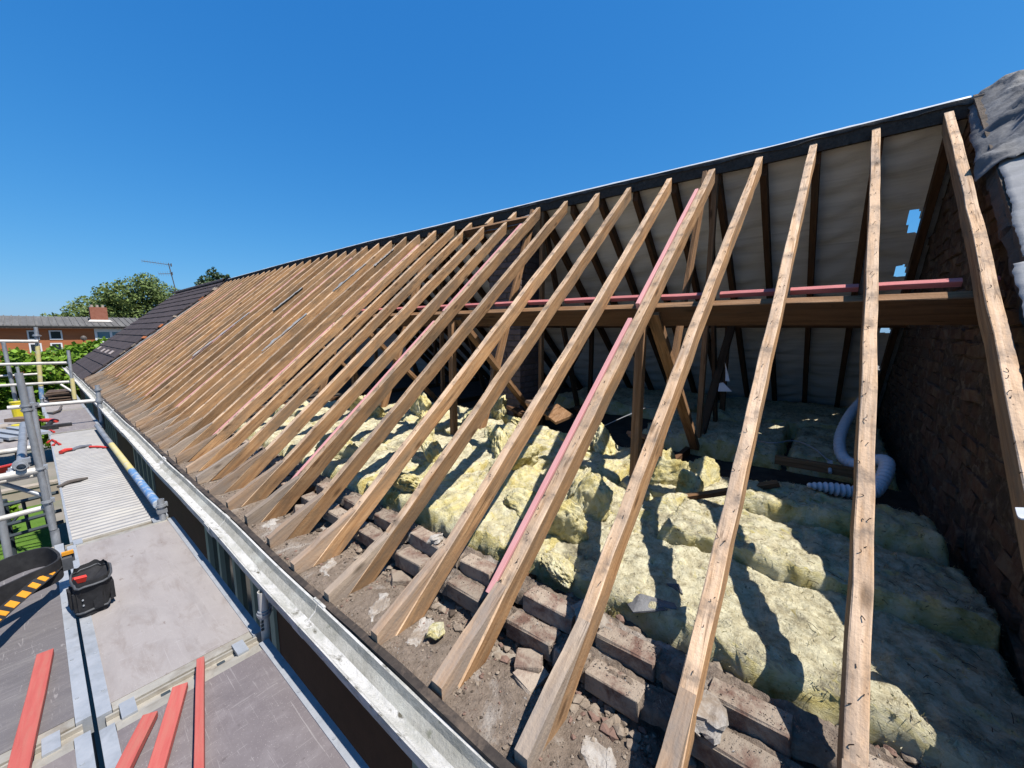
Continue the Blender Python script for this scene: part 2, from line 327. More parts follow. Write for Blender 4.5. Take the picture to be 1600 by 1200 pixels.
def woolmat():
    m, nt, b = newmat('glass_wool')
    v = coords(nt)
    big = fnoise(nt, v, 2.6, 7, 0.7, 0.8)
    yel = ramp(nt, fnoise(nt, v, 7, 8, 0.7, 0.6), [(0.3, (0.48, 0.35, 0.09)), (0.44, (0.82, 0.70, 0.30)), (0.62, (0.96, 0.90, 0.60))])
    dust = ramp(nt, fnoise(nt, v, 20, 8, 0.75, 0.4), [(0.28, (0.28, 0.24, 0.155)), (0.42, (0.62, 0.55, 0.36)), (0.58, (0.88, 0.82, 0.58))])
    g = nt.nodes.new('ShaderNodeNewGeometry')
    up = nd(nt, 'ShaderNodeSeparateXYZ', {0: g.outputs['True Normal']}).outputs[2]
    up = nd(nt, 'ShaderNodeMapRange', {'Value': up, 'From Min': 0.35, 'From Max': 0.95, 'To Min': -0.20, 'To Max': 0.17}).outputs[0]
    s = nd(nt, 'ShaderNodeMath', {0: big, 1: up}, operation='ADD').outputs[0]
    oi = nt.nodes.new('ShaderNodeObjectInfo')
    sx = nd(nt, 'ShaderNodeSeparateColor', {0: oi.outputs['Color']})
    s = nd(nt, 'ShaderNodeMath', {0: s, 1: sx.outputs[0]}, operation='ADD').outputs[0]
    s = nd(nt, 'ShaderNodeMath', {0: s, 1: 1.0}, operation='SUBTRACT').outputs[0]
    k = nd(nt, 'ShaderNodeMapRange', {'Value': s, 'From Min': 0.46, 'From Max': 0.66}).outputs[0]
    col = mix(nt, k, yel, dust)
    dk = fnoise(nt, v, 45, 6, 0.7, 0.8)
    dk = nd(nt, 'ShaderNodeMapRange', {'Value': dk, 'From Min': 0.585, 'From Max': 0.69, 'To Max': 0.85}).outputs[0]
    col = mix(nt, dk, col, (0.10, 0.085, 0.055))
    # darker soot drifts
    d2 = fnoise(nt, v, 3.3, 6, 0.7, 1.0)
    d2 = nd(nt, 'ShaderNodeMapRange', {'Value': d2, 'From Min': 0.54, 'From Max': 0.70, 'To Max': 0.8}).outputs[0]
    d2 = nd(nt, 'ShaderNodeMath', {0: d2, 1: k}, operation='MULTIPLY').outputs[0]
    col = mix(nt, d2, col, (0.17, 0.15, 0.11))
    nt.links.new(col, b.inputs['Base Color'])
    b.inputs['Roughness'].default_value = 1.0
    b.inputs['Specular IOR Level'].default_value = 0.05
    vs = nd(nt, 'ShaderNodeVectorMath', {0: v, 1: (1, 1, 2.5)}, operation='MULTIPLY').outputs[0]
    h1 = fnoise(nt, vs, 24, 9, 0.75, 1.2)
    bumpn(nt, b, h1, 0.85, 0.03)
    return m
M['wool'] = woolmat()

# ------------------------------------------------------------------ object helpers
W = {}
def tagp(o, label=None, cat=None, group=None, kind=None):
    if label: o['label'] = label
    if cat: o['category'] = cat
    if group: o['group'] = group
    if kind: o['kind'] = kind
    return o

def place(o, parent, Mw):
    C.objects.link(o)
    W[o.name] = Mw
    if parent is not None:
        o.parent = parent
        o.matrix_parent_inverse = Matrix.Identity(4)
        o.matrix_local = W[parent.name].inverted() @ Mw
    else:
        o.matrix_world = Mw
    return o

def thing(name, loc, label, cat, group=None, kind=None):
    o = bpy.data.objects.new(name, None)
    o.empty_display_size = 0.1
    place(o, None, Matrix.Translation(loc))
    return tagp(o, label, cat, group, kind)

def fm(mats):
    if not isinstance(mats, (list, tuple)): mats = [mats]
    return [M[m] if isinstance(m, str) else m for m in mats]

def meshobj(name, verts, faces, mats, parent=None, Mw=None, midx=None, smooth=False, origin=None):
    """verts in the frame Mw (world when Mw is None)"""
    me = bpy.data.meshes.new(name)
    if Mw is None:
        o3 = Vector(origin) if origin is not None else (W[parent.name].translation if parent is not None else Vector((0, 0, 0)))
        verts = [(v[0] - o3.x, v[1] - o3.y, v[2] - o3.z) for v in verts]
        Mw = Matrix.Translation(o3)
    me.from_pydata(verts, [], faces)
    for m in fm(mats): me.materials.append(m)
    if midx is not None: me.polygons.foreach_set('material_index', midx)
    if smooth: me.polygons.foreach_set('use_smooth', [True] * len(me.polygons))
    me.update()
    return place(bpy.data.objects.new(name, me), parent, Mw)

def copyobj(o, parent, Mw):
    c = o.copy()
    return place(c, parent, Mw)

class MB:
    """collects shapes into one mesh"""
    def __init__(s): s.v = []; s.f = []; s.m = []; s.cur = 0
    def add(s, vs, fs):
        b = len(s.v)
        s.v += [tuple(v) for v in vs]
        for f in fs:
            s.f.append(tuple(i + b for i in f)); s.m.append(s.cur)
        return s
    def box(s, c, size, rot=None):
        hx, hy, hz = size[0] / 2, size[1] / 2, size[2] / 2
        ch = min(hx, hy, hz) * 0.12
        vs = []
        for sx in (-1, 1):
            for sy in (-1, 1):
                for sz in (-1, 1):
                    vs.append(Vector((sx * hx, sy * hy, sz * hz)))
        if rot is not None: vs = [rot @ v for v in vs]
        c = Vector(c)
        return s.add([c + v for v in vs], [(0, 1, 3, 2), (4, 6, 7, 5), (0, 4, 5, 1), (2, 3, 7, 6), (0, 2, 6, 4), (1, 5, 7, 3)])
    def b2(s, x0, x1, y0, y1, z0, z1):
        return s.box(((x0 + x1) / 2, (y0 + y1) / 2, (z0 + z1) / 2), (abs(x1 - x0), abs(y1 - y0), abs(z1 - z0)))
    def tube(s, path, r, n=12, caps=True, hollow=0.0):
        path = [Vector(p) for p in path]
        rr = r if isinstance(r, (list, tuple)) else [r] * len(path)
        rings = []
        t0 = (path[1] - path[0]).normalized()
        a = t0.orthogonal().normalized()
        for i, p in enumerate(path):
            t = (path[min(i + 1, len(path) - 1)] - path[max(i - 1, 0)]).normalized()
            a = (a - t * a.dot(t)).normalized()
            bb = t.cross(a)
            rings.append([p + (a * math.cos(2 * math.pi * k / n) + bb * math.sin(2 * math.pi * k / n)) * rr[i] for k in range(n)])
        if hollow:
            d = (path[-1] - path[-2]).normalized(); d0 = (path[1] - path[0]).normalized()
            def inner(ring, p, off): return [p + (q - p) * hollow + off for q in ring]
            e1 = inner(rings[-1], path[-1], Vector()); e1b = inner(rings[-1], path[-1], -d * 0.12)
            e0 = inner(rings[0], path[0], Vector()); e0b = inner(rings[0], path[0], d0 * 0.12)
            rings = [e0b, e0] + rings + [e1, e1b]
        vs = [q for ring in rings for q in ring]
        fs = []
        for i in range(len(rings) - 1):
            for k in range(n):
                fs.append((i * n + k, i * n + (k + 1) % n, (i + 1) * n + (k + 1) % n, (i + 1) * n + k))
        if caps:
            fs.append(tuple(range(n - 1, -1, -1))); fs.append(tuple((len(rings) - 1) * n + k for k in range(n)))
        return s.add(vs, fs)
    def prism(s, poly, y0, y1):
        """poly in XZ extruded along Y"""
        n = len(poly)
        vs = [(x, y0, z) for x, z in poly] + [(x, y1, z) for x, z in poly]
        fs = [tuple(range(n)), tuple(range(2 * n - 1, n - 1, -1))]
        for k in range(n):
            fs.append((k, n + k, n + (k + 1) % n, (k + 1) % n))
        return s.add(vs, fs)
    def grid(s, fn, nu, nv, thick=None):
        vs = []
        for i in range(nu + 1):
            for j in range(nv + 1):
                vs.append(Vector(fn(i / nu, j / nv)))
        fs = []
        w = nv + 1
        for i in range(nu):
            for j in range(nv):
                fs.append((i * w + j, (i + 1) * w + j, (i + 1) * w + j + 1, i * w + j + 1))
        if thick:
            n0 = len(vs); t = Vector(thick)
            vs += [v + t for v in vs]
            fs += [tuple(n0 + k for k in reversed(f)) for f in fs]
            rim = [i * w for i in range(nu + 1)] + [nu * w + j for j in range(1, w)] + [i * w + nv for i in range(nu - 1, -1, -1)] + [j for j in range(nv - 1, 0, -1)]
            for a, b in zip(rim, rim[1:] + rim[:1]):
                fs.append((b, a, n0 + a, n0 + b))
        return s.add(vs, fs)
    def build(s, name, mats, parent=None, smooth=False, kind=None, origin=None):
        o = meshobj(name, s.v, s.f, mats, parent, None, s.m, smooth, origin)
        # consistent normals
        bm = bmesh.new(); bm.from_mesh(o.data); bmesh.ops.recalc_face_normals(bm, faces=bm.faces[:]); bm.to_mesh(o.data); bm.free()
        if kind: o['kind'] = kind
        return o

def smooth_angle(o, ang=40):
    o.data.polygons.foreach_set('use_smooth', [True] * len(o.data.polygons))
    try: o.data.set_sharp_from_angle(angle=D(ang))
    except Exception: pass
    return o

def frame_from(p0, xdir, zhint):
    x = Vector(xdir).normalized()
    z = Vector(zhint); z = (z - x * z.dot(x)).normalized()
    y = z.cross(x)
    m = Matrix((x, y, z)).transposed().to_4x4()
    m.translation = Vector(p0)
    return m

def timber(name, p0, p1, w, d, mats, parent, zhint=(0, 0, 1), k0=0.0, k1=0.0, seg=10, jit=0.0015, side=1, top=0, twist=0.0, seed=None, bow=0.0):
    """a sawn beam; p0-p1 is the middle of its top face; w across, d deep; ends sheared by k0/k1"""
    p0 = Vector(p0); p1 = Vector(p1)
    L = (p1 - p0).length
    Mw = frame_from(p0, p1 - p0, zhint)
    r = random.Random(seed if seed is not None else hash((round(p0.x, 3), round(p0.y, 3), name)) & 0xffff)
    ch = min(w, d) * 0.06
    sec = [(-w / 2 + ch, 0), (w / 2 - ch, 0), (w / 2, -ch), (w / 2, -d + ch), (w / 2 - ch, -d), (-w / 2 + ch, -d), (-w / 2, -d + ch), (-w / 2, -ch)]
    n = len(sec)
    verts = []
    ph = r.random() * 6
    for i in range(seg + 1):
        t = i / seg
        jy = (r.random() - 0.5) * 2 * jit + bow * math.sin(math.pi * t); jz = (r.random() - 0.5) * 2 * jit
        a = twist * (t - 0.5)
        for (y, z) in sec:
            yy = y * math.cos(a) - (z + d / 2) * math.sin(a)
            zz = (z + d / 2) * math.cos(a) + y * math.sin(a) - d / 2
            x = t * L + (k0 * (1 - t) + k1 * t) * z
            verts.append((x, yy + jy + (r.random() - 0.5) * jit * 0.7, zz + jz + (r.random() - 0.5) * jit * 0.7))
    faces = []; mi = []
    for i in range(seg):
        for k in range(n):
            faces.append((i * n + k, (i + 1) * n + k, (i + 1) * n + (k + 1) % n, i * n + (k + 1) % n))
            mi.append(top if k in (7, 0, 1) else side)
    faces.append(tuple(range(n))); mi.append(side)
    faces.append(tuple(seg * n + k for k in range(n - 1, -1, -1))); mi.append(side)
    nm = len(mats) if isinstance(mats, (list, tuple)) else 1
    mi = [min(x, nm - 1) for x in mi]
    o = meshobj(name, verts, faces, mats, parent, Mw, mi)
    bm = bmesh.new(); bm.from_mesh(o.data); bmesh.ops.recalc_face_normals(bm, faces=bm.faces[:]); bm.to_mesh(o.data); bm.free()
    return o

def turb(p, f):
    return noise.noise_vector(Vector(p) * f)

def rock_mesh(name, seed, mats, sub=1, sq=(1, 1, 0.7), amp=0.35, smooth=False):
    bm = bmesh.new()
    bmesh.ops.create_icosphere(bm, subdivisions=sub, radius=1)
    for v in bm.verts:
        d = noise.noise_vector(v.co * 1.3 + Vector((seed * 3.7, seed, 0)))
        v.co = v.co + d * amp
        v.co = Vector((v.co.x * sq[0], v.co.y * sq[1], v.co.z * sq[2]))
    me = bpy.data.meshes.new(name)
    bm.to_mesh(me); bm.free()
    for m in fm(mats): me.materials.append(m)
    if smooth: me.polygons.foreach_set('use_smooth', [True] * len(me.polygons))
    return me

def brick_mesh(name, L, Wd, H, seed, mat, jag=0.006):
    """an old brick with worn arrises; centred"""
    r = random.Random(seed)
    bm = bmesh.new()
    bmesh.ops.create_cube(bm, size=1.0)
    for v in bm.verts: v.co = Vector((v.co.x * Wd, v.co.y * L, v.co.z * H))
    bmesh.ops.bevel(bm, geom=bm.edges[:], offset=0.006, segments=1, affect='EDGES')
    for v in bm.verts:
        v.co += Vector(((r.random() - .5), (r.random() - .5), (r.random() - .5))) * jag
    me = bpy.data.meshes.new(name)
    bm.to_mesh(me); bm.free()
    me.materials.append(M[mat])
    return me

# ------------------------------------------------------------------ layout numbers (metres, camera eye at the origin)
GZ = -5.2                                    # the ground
KX, KZ = 1.08, -1.01                         # where the sprocket meets the rafter
TAN = 0.847
PIT = math.atan(TAN); CP, SP = math.cos(PIT), math.sin(PIT)
RX = 3.955                                   # ridge end of the rafters
def sag(y):
    xs = [-6, 0.6, 2.8, 4.7, 6.5, 10, 14.5, 30]; zs = [0, 0, 0.035, 0.055, 0.085, 0.09, 0.07, 0.07]
    return float(np.interp(y, xs, zs))
def yr(i):
    return float(np.interp(i, [0, 4, 9, 14, 40], [-0.48, 0.93, 2.79, 4.66, 14.3])) + (0 if i <= 4 else 0.008 * math.sin(i * 2.3))
def roofz(x, off=0.0):
    return KZ + TAN * (x - KX) + off / CP

# ================================================================== GROUND AND FAR SETTING
mb = MB(); mb.grid(lambda u, v: (-300 + 600 * u, -200 + 700 * v, GZ), 8, 8)
o = mb.build('ground', 'earth'); o['kind'] = 'structure'
mb = MB(); mb.grid(lambda u, v: (-9 + 8.9 * u, 10.5 + 8.0 * v, GZ + .012 + .02 * noise.noise(Vector((u * 20, v * 20, 0)))), 40, 40)
o = mb.build('lawn', 'grass'); o['kind'] = 'structure'
mb = MB(); mb.b2(-9, 3.0, 18.6, 20.4, GZ - 0.05, GZ + 0.02)
o = mb.build('path', 'path'); o['kind'] = 'structure'

gw = thing('garden_wall', (-2.5, 18.2, GZ), 'low beige garden wall seen down through the gap in the scaffold', 'wall')
mb = MB(); mb.b2(-8, 0.6, 18.1, 18.32, GZ, GZ + 0.55); mb.build('wall_body', 'path', gw)
mb = MB(); mb.b2(-8.03, 0.63, 18.07, 18.35, GZ + 0.553, GZ + 0.62); mb.build('coping', 'mortar', gw)

def leaves(name, clumps, n, size, mat, parent, seed=0, aspect=1.6, flat=0.5, shell=0.45):
    r = np.random.default_rng(seed)
    w = np.array([c[3] * c[4] * c[5] for c in clumps]) ** 0.66; w = w / w.sum()
    idx = r.choice(len(clumps), n, p=w)
    cl = np.array(clumps)[idx]
    d = r.normal(size=(n, 3)); d /= np.linalg.norm(d, axis=1)[:, None]
    rad = shell + (1 - shell) * r.random(n) ** 0.6
    # uneven surface: dents and tufts
    P = cl[:, :3] + d * cl[:, 3:6] * rad[:, None]
    keep = np.array([noise.noise(Vector(p) * 1.7 / max(size * 6, 0.2)) for p in P]) > -0.32
    P = P[keep]; d = d[keep]; n = len(P)
    nrm = d * flat + r.normal(size=(n, 3)) * 0.6; nrm[:, 2] += 0.35
    nrm /= np.linalg.norm(nrm, axis=1)[:, None]
    a = np.cross(nrm, r.normal(size=(n, 3))); a /= np.linalg.norm(a, axis=1)[:, None]
    b = np.cross(nrm, a)
    s = size * (0.6 + 0.8 * r.random(n))[:, None]
    a = a * s * aspect / 2; b = b * s / 2
    V = np.stack([P - a, P + b * 0.9 + a * 0.1, P + a, P - b * 0.9 + a * 0.1], axis=1).reshape(-1, 3)
    o3 = W[parent.name].translation
    V = V - np.array(o3)
    me = bpy.data.meshes.new(name)
    me.vertices.add(len(V)); me.vertices.foreach_set('co', V.ravel().astype(np.float32))
    me.loops.add(len(V)); me.loops.foreach_set('vertex_index', np.arange(len(V), dtype=np.int32))
    me.polygons.add(n); me.polygons.foreach_set('loop_start', np.arange(0, len(V), 4, dtype=np.int32))
    me.update(calc_edges=True)
    me.materials.append(M[mat])
    return place(bpy.data.objects.new(name, me), parent, Matrix.Translation(o3))

# far two-storey block of orange brick
fb = thing('brick_block', (8, 50, GZ), 'orange brick block with long shallow grey roof and white windows, beyond the hedge', 'building')
FX0, FX1, FY = -14, 26, 50.0
mb = MB(); mb.b2(FX0, FX1, FY, FY + 8, GZ, 0.28); mb.build('wall', 'far_brick', fb)
mb = MB(); mb.prism([(0, 0)] * 0 or [(0, 0), (1, 0), (0, 1)], 0, 1) if False else None
mb = MB()
mb.add([(FX0 - .3, FY - .55, 0.44), (FX1 + .3, FY - .55, 0.44), (FX1 + .3, FY + 4, 1.27), (FX0 - .3, FY + 4, 1.27),
        (FX0 - .3, FY - .55, 0.36), (FX1 + .3, FY - .55, 0.36), (FX1 + .3, FY + 4, 0.36), (FX0 - .3, FY + 4, 0.36)],
       [(0, 1, 2, 3), (7, 6, 5, 4), (0, 4, 5, 1), (2, 6, 7, 3), (0, 3, 7, 4), (1, 5, 6, 2)])
mb.add([(FX0 - .3, FY + 4.01, 1.27), (FX1 + .3, FY + 4.01, 1.27), (FX1 + .3, FY + 8.6, 0.44), (FX0 - .3, FY + 8.6, 0.44)], [(0, 1, 2, 3)])
rf = mb.build('roof', 'far_roof', fb)
mb = MB()
for k in range(100):                          # rolled seams of the sheet roof
    x = FX0 + 0.4 * k
    if x > FX1: break
    mb.add([(x - .03, FY - .56, .445), (x + .03, FY - .56, .445), (x + .03, FY + 4, 1.275), (x - .03, FY + 4, 1.275),
            (x - .03, FY - .56, .5), (x + .03, FY - .56, .5), (x + .03, FY + 4, 1.33), (x - .03, FY + 4, 1.33)],
           [(4, 5, 6, 7), (0, 1, 5, 4), (1, 2, 6, 5), (3, 0, 4, 7)])
mb.build('roof_rib', 'far_roof', rf, kind='stuff')
mb = MB(); mb.b2(FX0 - .2, FX1 + .2, FY - .5, FY - .42, 0.20, 0.355); mb.build('fascia', 'fascia', fb)
mb = MB(); mb.b2(FX0 - .1, FX1 + .1, FY - .42, FY, 0.25, 0.33); mb.build('soffit', 'soffit', fb)
ch = MB(); ch.b2(3.62, 4.72, 51.6, 52.5, 0.7, 2.12); ch = ch.build('chimney', 'far_chim', fb)
mb = MB(); mb.add([(3.4, 51.25, .82), (4.95, 51.25, .82), (4.8, 51.55, 1.0), (3.55, 51.55, 1.0)], [(0, 1, 2, 3)])
mb.b2(3.55, 4.8, 51.56, 51.59, .85, 1.0); mb.build('flashing', 'galv_pale', ch)
for k in range(3):
    mb = MB(); mb.tube([(3.8 + .35 * k, 52, 2.12), (3.8 + .35 * k, 52, 2.34)], [.11, .09], 10); mb.build('chimney_pot', 'mortar', ch)
for (x0, x1, z0, z1) in ((-.12, .5, -.72, .04), (1.02, 1.74, -.72, .04), (-.12, .54, -1.75, -.99), (1.0, 1.66, -1.75, -.99), (-3.6, -2.9, -.72, .04), (-3.6, -2.9, -1.75, -.99)):
    pass
    w_ = MB(); w_.b2(x0, x0 + .09, FY - .04, FY + .05, z0, z1); w_.b2(x1 - .09, x1, FY - .04, FY + .05, z0, z1)
    w_.b2(x0 + .09, x1 - .09, FY - .04, FY + .05, z1 - .09, z1); w_.b2(x0 + .09, x1 - .09, FY - .04, FY + .05, z0, z0 + .09)
    w_ = w_.build('window', 'white_paint', fb)
    mb = MB(); mb.b2(x0 + .09, x1 - .09, FY - .012, FY + .03, z0 + .09, z1 - .09); mb.build('pane', 'glass_far', w_)
# the white bay with blue panels
x0, x1, z0, z1 = 3.6, 8.4, -1.4, 0.19
bay = MB(); bay.b2(x0, x1, FY - .05, FY + .06, z1 - .28, z1); bay.b2(x0, x1, FY - .06, FY + .06, z0, z0 + .1)
for k in range(6):
    x = x0 + k * (x1 - x0 - .16) / 5
    bay.b2(x, x + .16, FY - .07, FY + .06, z0 + .1, z1 - .28)
bay.b2(x0 + .16, x1 - .16, FY - .055, FY + .05, -.72, -.62)
bay = bay.build('window', 'white_paint', fb)
for k in range(5):
    xa = x0 + k * (x1 - x0 - .16) / 5 + .16; xb = x0 + (k + 1) * (x1 - x0 - .16) / 5
    mb = MB(); mb.b2(xa, xb, FY - .02, FY + .03, -.62, z1 - .28); mb.build('pane', 'glass_blue', bay)
    mb = MB(); mb.b2(xa, xb, FY - .022, FY + .03, z0 + .1, -.72); mb.build('panel', 'white_paint' if k < 2 else 'cyan_panel', bay)
dish = MB()
dish.grid(lambda u, v: (2.9 + .2 * u * math.cos(6.283 * v), FY - .42 - .1 * (1 - u * u), -.62 + .22 * u * math.sin(6.283 * v)), 4, 14, thick=(0, 0.012, 0))
dish.tube([(2.9, FY, -.85), (2.9, FY - .4, -.8), (2.9, FY - .45, -.62)], .025, 6); dish.tube([(2.9, FY - .5, -.72), (3.2, FY - .85, -.9)], .018, 6)
dish.build('satellite_dish', 'tool_dark', fb)

# trees behind the block
t1 = thing('broad_tree', (10, 78, GZ), 'broad leafy green tree rising behind the grey roof and its chimney', 'tree')
cl = []
r_ = random.Random(3)
prof = [(2.2, 1.3), (3.6, 2.6), (5.0, 3.7), (6.5, 4.9), (8.0, 5.6), (9.5, 6.6), (10.8, 7.3), (12.0, 6.9), (13.2, 6.0), (14.4, 5.0)]
for x, top in prof:
    top += .85
    for k in range(6):
        rr = 0.9 + r_.random() * 1.0
        z = top - rr * 0.8 - k * 1.5 * (0.5 + r_.random() * .5)
        cl.append((x + r_.uniform(-.9, .9), 78 + r_.uniform(-2.2, 2.2), z, rr * 1.2, rr * 1.2, rr * 0.95))
leaves('crown', cl, 26000, 0.24, 'leaf_far', t1, 5, shell=.5)
mb = MB(); mb.tube([(10, 78, GZ), (10.1, 78, -1), (10.3, 78, 3)], [.45, .35, .15], 8)
for dx, dz in ((-3, 2.2), (2.4, 2.4), (-1.3, 4), (1.5, 4.3)): mb.tube([(10.1, 78, -1), (10.1 + dx * .5, 78, .8), (10.1 + dx, 78, dz)], [.22, .14, .05], 6)
mb.build('trunk', 'bark', t1)
t0 = thing('small_tree', (3.2, 84, GZ), 'small distant bush top at the left foot of the broad tree', 'tree')
cl = [(2.55 + .25 * k, 84 + r_.uniform(-.5, .5), 1.75 + r_.uniform(-.2, .5), .5, .5, .5) for k in range(7)] + [(3.2, 84, .4, 1.3, 1, 1.2)]
leaves('crown', cl, 2600, 0.2, 'leaf_far', t0, 6)
mb = MB(); mb.tube([(3.2, 84, GZ), (3.2, 84, 1)], [.2, .1], 8); mb.build('trunk', 'bark', t0)
t2 = thing('conifer_tree', (9.6, 38, GZ), 'dark feathery tree top peeping over the roof ridge beside the aerial', 'tree')
cl = [(9.1, 38, 3.9, .5, .5, .35), (9.55, 38.2, 4.45, .38, .4, .35), (9.9, 38, 4.3, .42, .4, .3), (10.35, 38, 4.1, .4, .4, .35), (9.7, 38, 3.6, 1.0, .9, .5), (8.75, 38, 3.55, .4, .4, .22), (10.55, 38, 3.7, .4, .4, .3), (9.6, 38, 2.4, 1.5, 1.2, 1.2), (9.65, 38, 4.8, .14, .14, .2), (10.5, 38, 4.35, .16, .16, .2)]
leaves('crown', cl, 3800, 0.13, 'leaf_fir', t2, 8)
mb = MB(); mb.tube([(9.6, 38, GZ), (9.6, 38, 3.8)], [.25, .06], 8); mb.build('trunk', 'bark', t2)
# bright hedge / big-leaved shrub just past the end of the building
hd = thing('tall_hedge', (0, 24, GZ), 'tall bright green leafy hedge behind the far scaffold end', 'hedge')
cl = []
for k in range(46):
    x = -4.0 + 8.2 * (k % 23) / 22 + r_.uniform(-.2, .2)
    top = -0.72 - 0.16 * math.sin(x * 2.1) + (0.12 if x > 0.5 else -0.28) + r_.uniform(-.12, .12)
    for j in range(5):
        cl.append((x, 23.6 + r_.uniform(-.3, .8), top - .32 - .7 * j, .5, .45, .48))
leaves('foliage', cl, 30000, 0.15, 'leaf_hedge', hd, 9, aspect=1.3, shell=.6)
mb = MB()
for k in range(9): mb.tube([(-3.8 + k, 24, GZ), (-3.8 + k + .1, 24, -1.6)], [.06, .03], 6)
mb.build('stem', 'bark', hd)
sh = thing('garden_shrub', (-1.6, 15.0, GZ), 'dark green shrub far below the scaffold, left of the near standard', 'shrub')
cl = [(-1.3 + r_.uniform(-.5, .4), 15.6 + r_.uniform(-.4, .4), GZ + .35 + r_.random() * 1.0, .35, .35, .35) for k in range(10)]
leaves('foliage', cl, 2200, 0.14, 'leaf_hedge', sh, 10)
mb = MB(); mb.tube([(-1.3, 15.6, GZ), (-1.3, 15.6, GZ + .8)], [.04, .02], 6); mb.build('stem', 'bark', sh)

# gull
gull = MB()
gx = Vector((2.1, 4.0, 4.2)).normalized()
gp = Vector((38.0, 27.5, 36.5))
gull.tube([gp + Vector((-.24, 0, -.03)), gp + Vector((-.1, 0, 0)), gp + Vector((.08, 0, .02)), gp + Vector((.2, 0, .02))], [.015, .06, .055, .02], 8)
for s in (-1, 1):
    gull.add([gp + Vector((.06, 0.03 * s, .03)), gp + Vector((-.1, 0.03 * s, .03)), gp + Vector((-.09, .32 * s, .17)), gp + Vector((.07, .32 * s, .18)), gp + Vector((-.12, .66 * s, .02)), gp + Vector((-.06, .7 * s, .02)),
              gp + Vector((.06, 0.03 * s, .045)), gp + Vector((-.1, 0.03 * s, .04)), gp + Vector((-.09, .32 * s, .18)), gp + Vector((.07, .32 * s, .195)), gp + Vector((-.12, .66 * s, .03)), gp + Vector((-.06, .7 * s, .03))],
             [(0, 1, 2, 3), (3, 2, 4, 5), (6, 9, 8, 7), (9, 11, 10, 8), (0, 3, 9, 6), (3, 5, 11, 9), (1, 7, 8, 2), (2, 8, 10, 4), (4, 10, 11, 5)])
gull = gull.build('gull', 'white_plastic', None, origin=tuple(gp)); tagp(gull, 'small pale gull gliding high in the blue sky', 'bird')

# ================================================================== THE BUILDING BELOW THE ROOF
FAX = 0.92
hs = thing('house', (4, 7, GZ), 'long brown walled building with green window frames under the open roof', 'building')
wins = [(-0.75, 1.32), (2.95, 4.7), (7.4, 9.0), (11.2, 13.2), (16, 18)]
mb = MB()
yprev = -4.0
for a, b in wins + [(20.6, 20.6)]:
    mb.b2(FAX, FAX + .3, yprev, a, -3.2, -1.33)
    yprev = b
mb.b2(FAX, FAX + .3, -4, 20.6, GZ, -3.2)
mb.build('wall', 'facade', hs)
mb = MB(); mb.b2(.735, FAX + .3, -4, 20.6, -1.325, -1.29); mb.build('soffit', 'soffit', hs)
mb = MB(); mb.b2(7.05, 7.3, -4, 20.6, GZ, -1.25); mb.build('wall', 'facade', hs)
mb = MB(); mb.prism([(1.0, GZ), (7.05, GZ), (7.05, -1.2), (4, 1.38), (1.0, -1.2)], 20.3, 20.55); mb.build('gable', 'far_brick', hs)
mb = MB(); mb.prism([(1.0, GZ), (7.05, GZ), (7.05, -1.2), (4, 1.38), (1.0, -1.2)], -4.0, -3.8); mb.build('gable', 'facade', hs)
for a, b in wins:
    f_ = MB()
    n = max(3, int((b - a) / .38)); st = (b - a) / n
    for k in range(n + 1):
        wd = .045 if k in (0, n) else .032
        yc = a + k * st
        yc = min(max(yc, a + wd), b - wd)
        f_.b2(FAX - .02, FAX + .06, yc - wd, yc + wd, -3.2, -1.33)
    f_.b2(FAX - .018, FAX + .058, a, b, -1.41, -1.334); f_.b2(FAX - .018, FAX + .058, a, b, -3.2, -3.13); f_.b2(FAX - .016, FAX + .05, a, b, -2.9, -2.84)
    f_ = f_.build('window', 'frame_green', hs)
    mb = MB(); mb.b2(FAX + .015, FAX + .03, a + .02, b - .02, -3.17, -1.36); mb.build('pane', 'glass', f_)

# gutter: asbestos-cement trough in lengths
gt = thing('eaves_gutter', (0.65, 7, -1.3), 'long pale cement gutter running along the eaves above the scaffold boards', 'gutter')
def gut_prof():
    ou = [(.690, -1.222), (.680, -1.25), (.652, -1.272), (.634, -1.277), (.612, -1.268), (.602, -1.254), (.595, -1.240)]
    inn = [(.586, -1.236), (.592, -1.262)]
    outer = [(.588, -1.237), (.592, -1.268), (.602, -1.305), (.628, -1.318), (.662, -1.31), (.694, -1.266), (.700, -1.222)]
    return ou + outer
joints = [-2.2, -.35, 1.69, 3.0, 4.9, 6.75, 8.6, 10.5, 12.4, 14.5, 16.5, 18.5, 20.5]
for a, b in zip(joints, joints[1:]):
    P = gut_prof(); n = len(P)
    seg = 8
    vs = []
    for s in range(seg + 1):
        y = a + .004 + (b - a - .008) * s / seg
        dz = -.004 * math.sin(y * 1.7) + .003 * math.sin(y * 5)
        for x, z in P: vs.append((x + .003 * math.sin(y * 2.3), y, z + dz))
    fs = []
    for s in range(seg):
        for k in range(n): fs.append((s * n + k, s * n + (k + 1) % n, (s + 1) * n + (k + 1) % n, (s + 1) * n + k))
    fs += [tuple(range(n)), tuple(seg * n + k for k in range(n - 1, -1, -1))]
    g_ = MB(); g_.add(vs, fs)
    for fi in range(seg * n):
        if fi % n in (0, 1): g_.m[fi] = 1
    g_ = g_.build('gutter_length', ['gutter', 'gutter_moss'], gt)
    # union collar at the joint
    c_ = MB(); P2 = [(.640 + (x - .640) * 1.08, -1.262 + (z + 1.262) * 1.08) for x, z in P]
    vs = []
    for y in (a - .05, a + .05):
        for x, z in P2: vs.append((x, y, z + .003))
    fs = [(k, (k + 1) % n, n + (k + 1) % n, n + k) for k in range(n)] + [tuple(range(n)), tuple(n + k for k in range(n - 1, -1, -1))]
    c_.add(vs, fs); c_.build('gutter_union', 'gutter', gt)
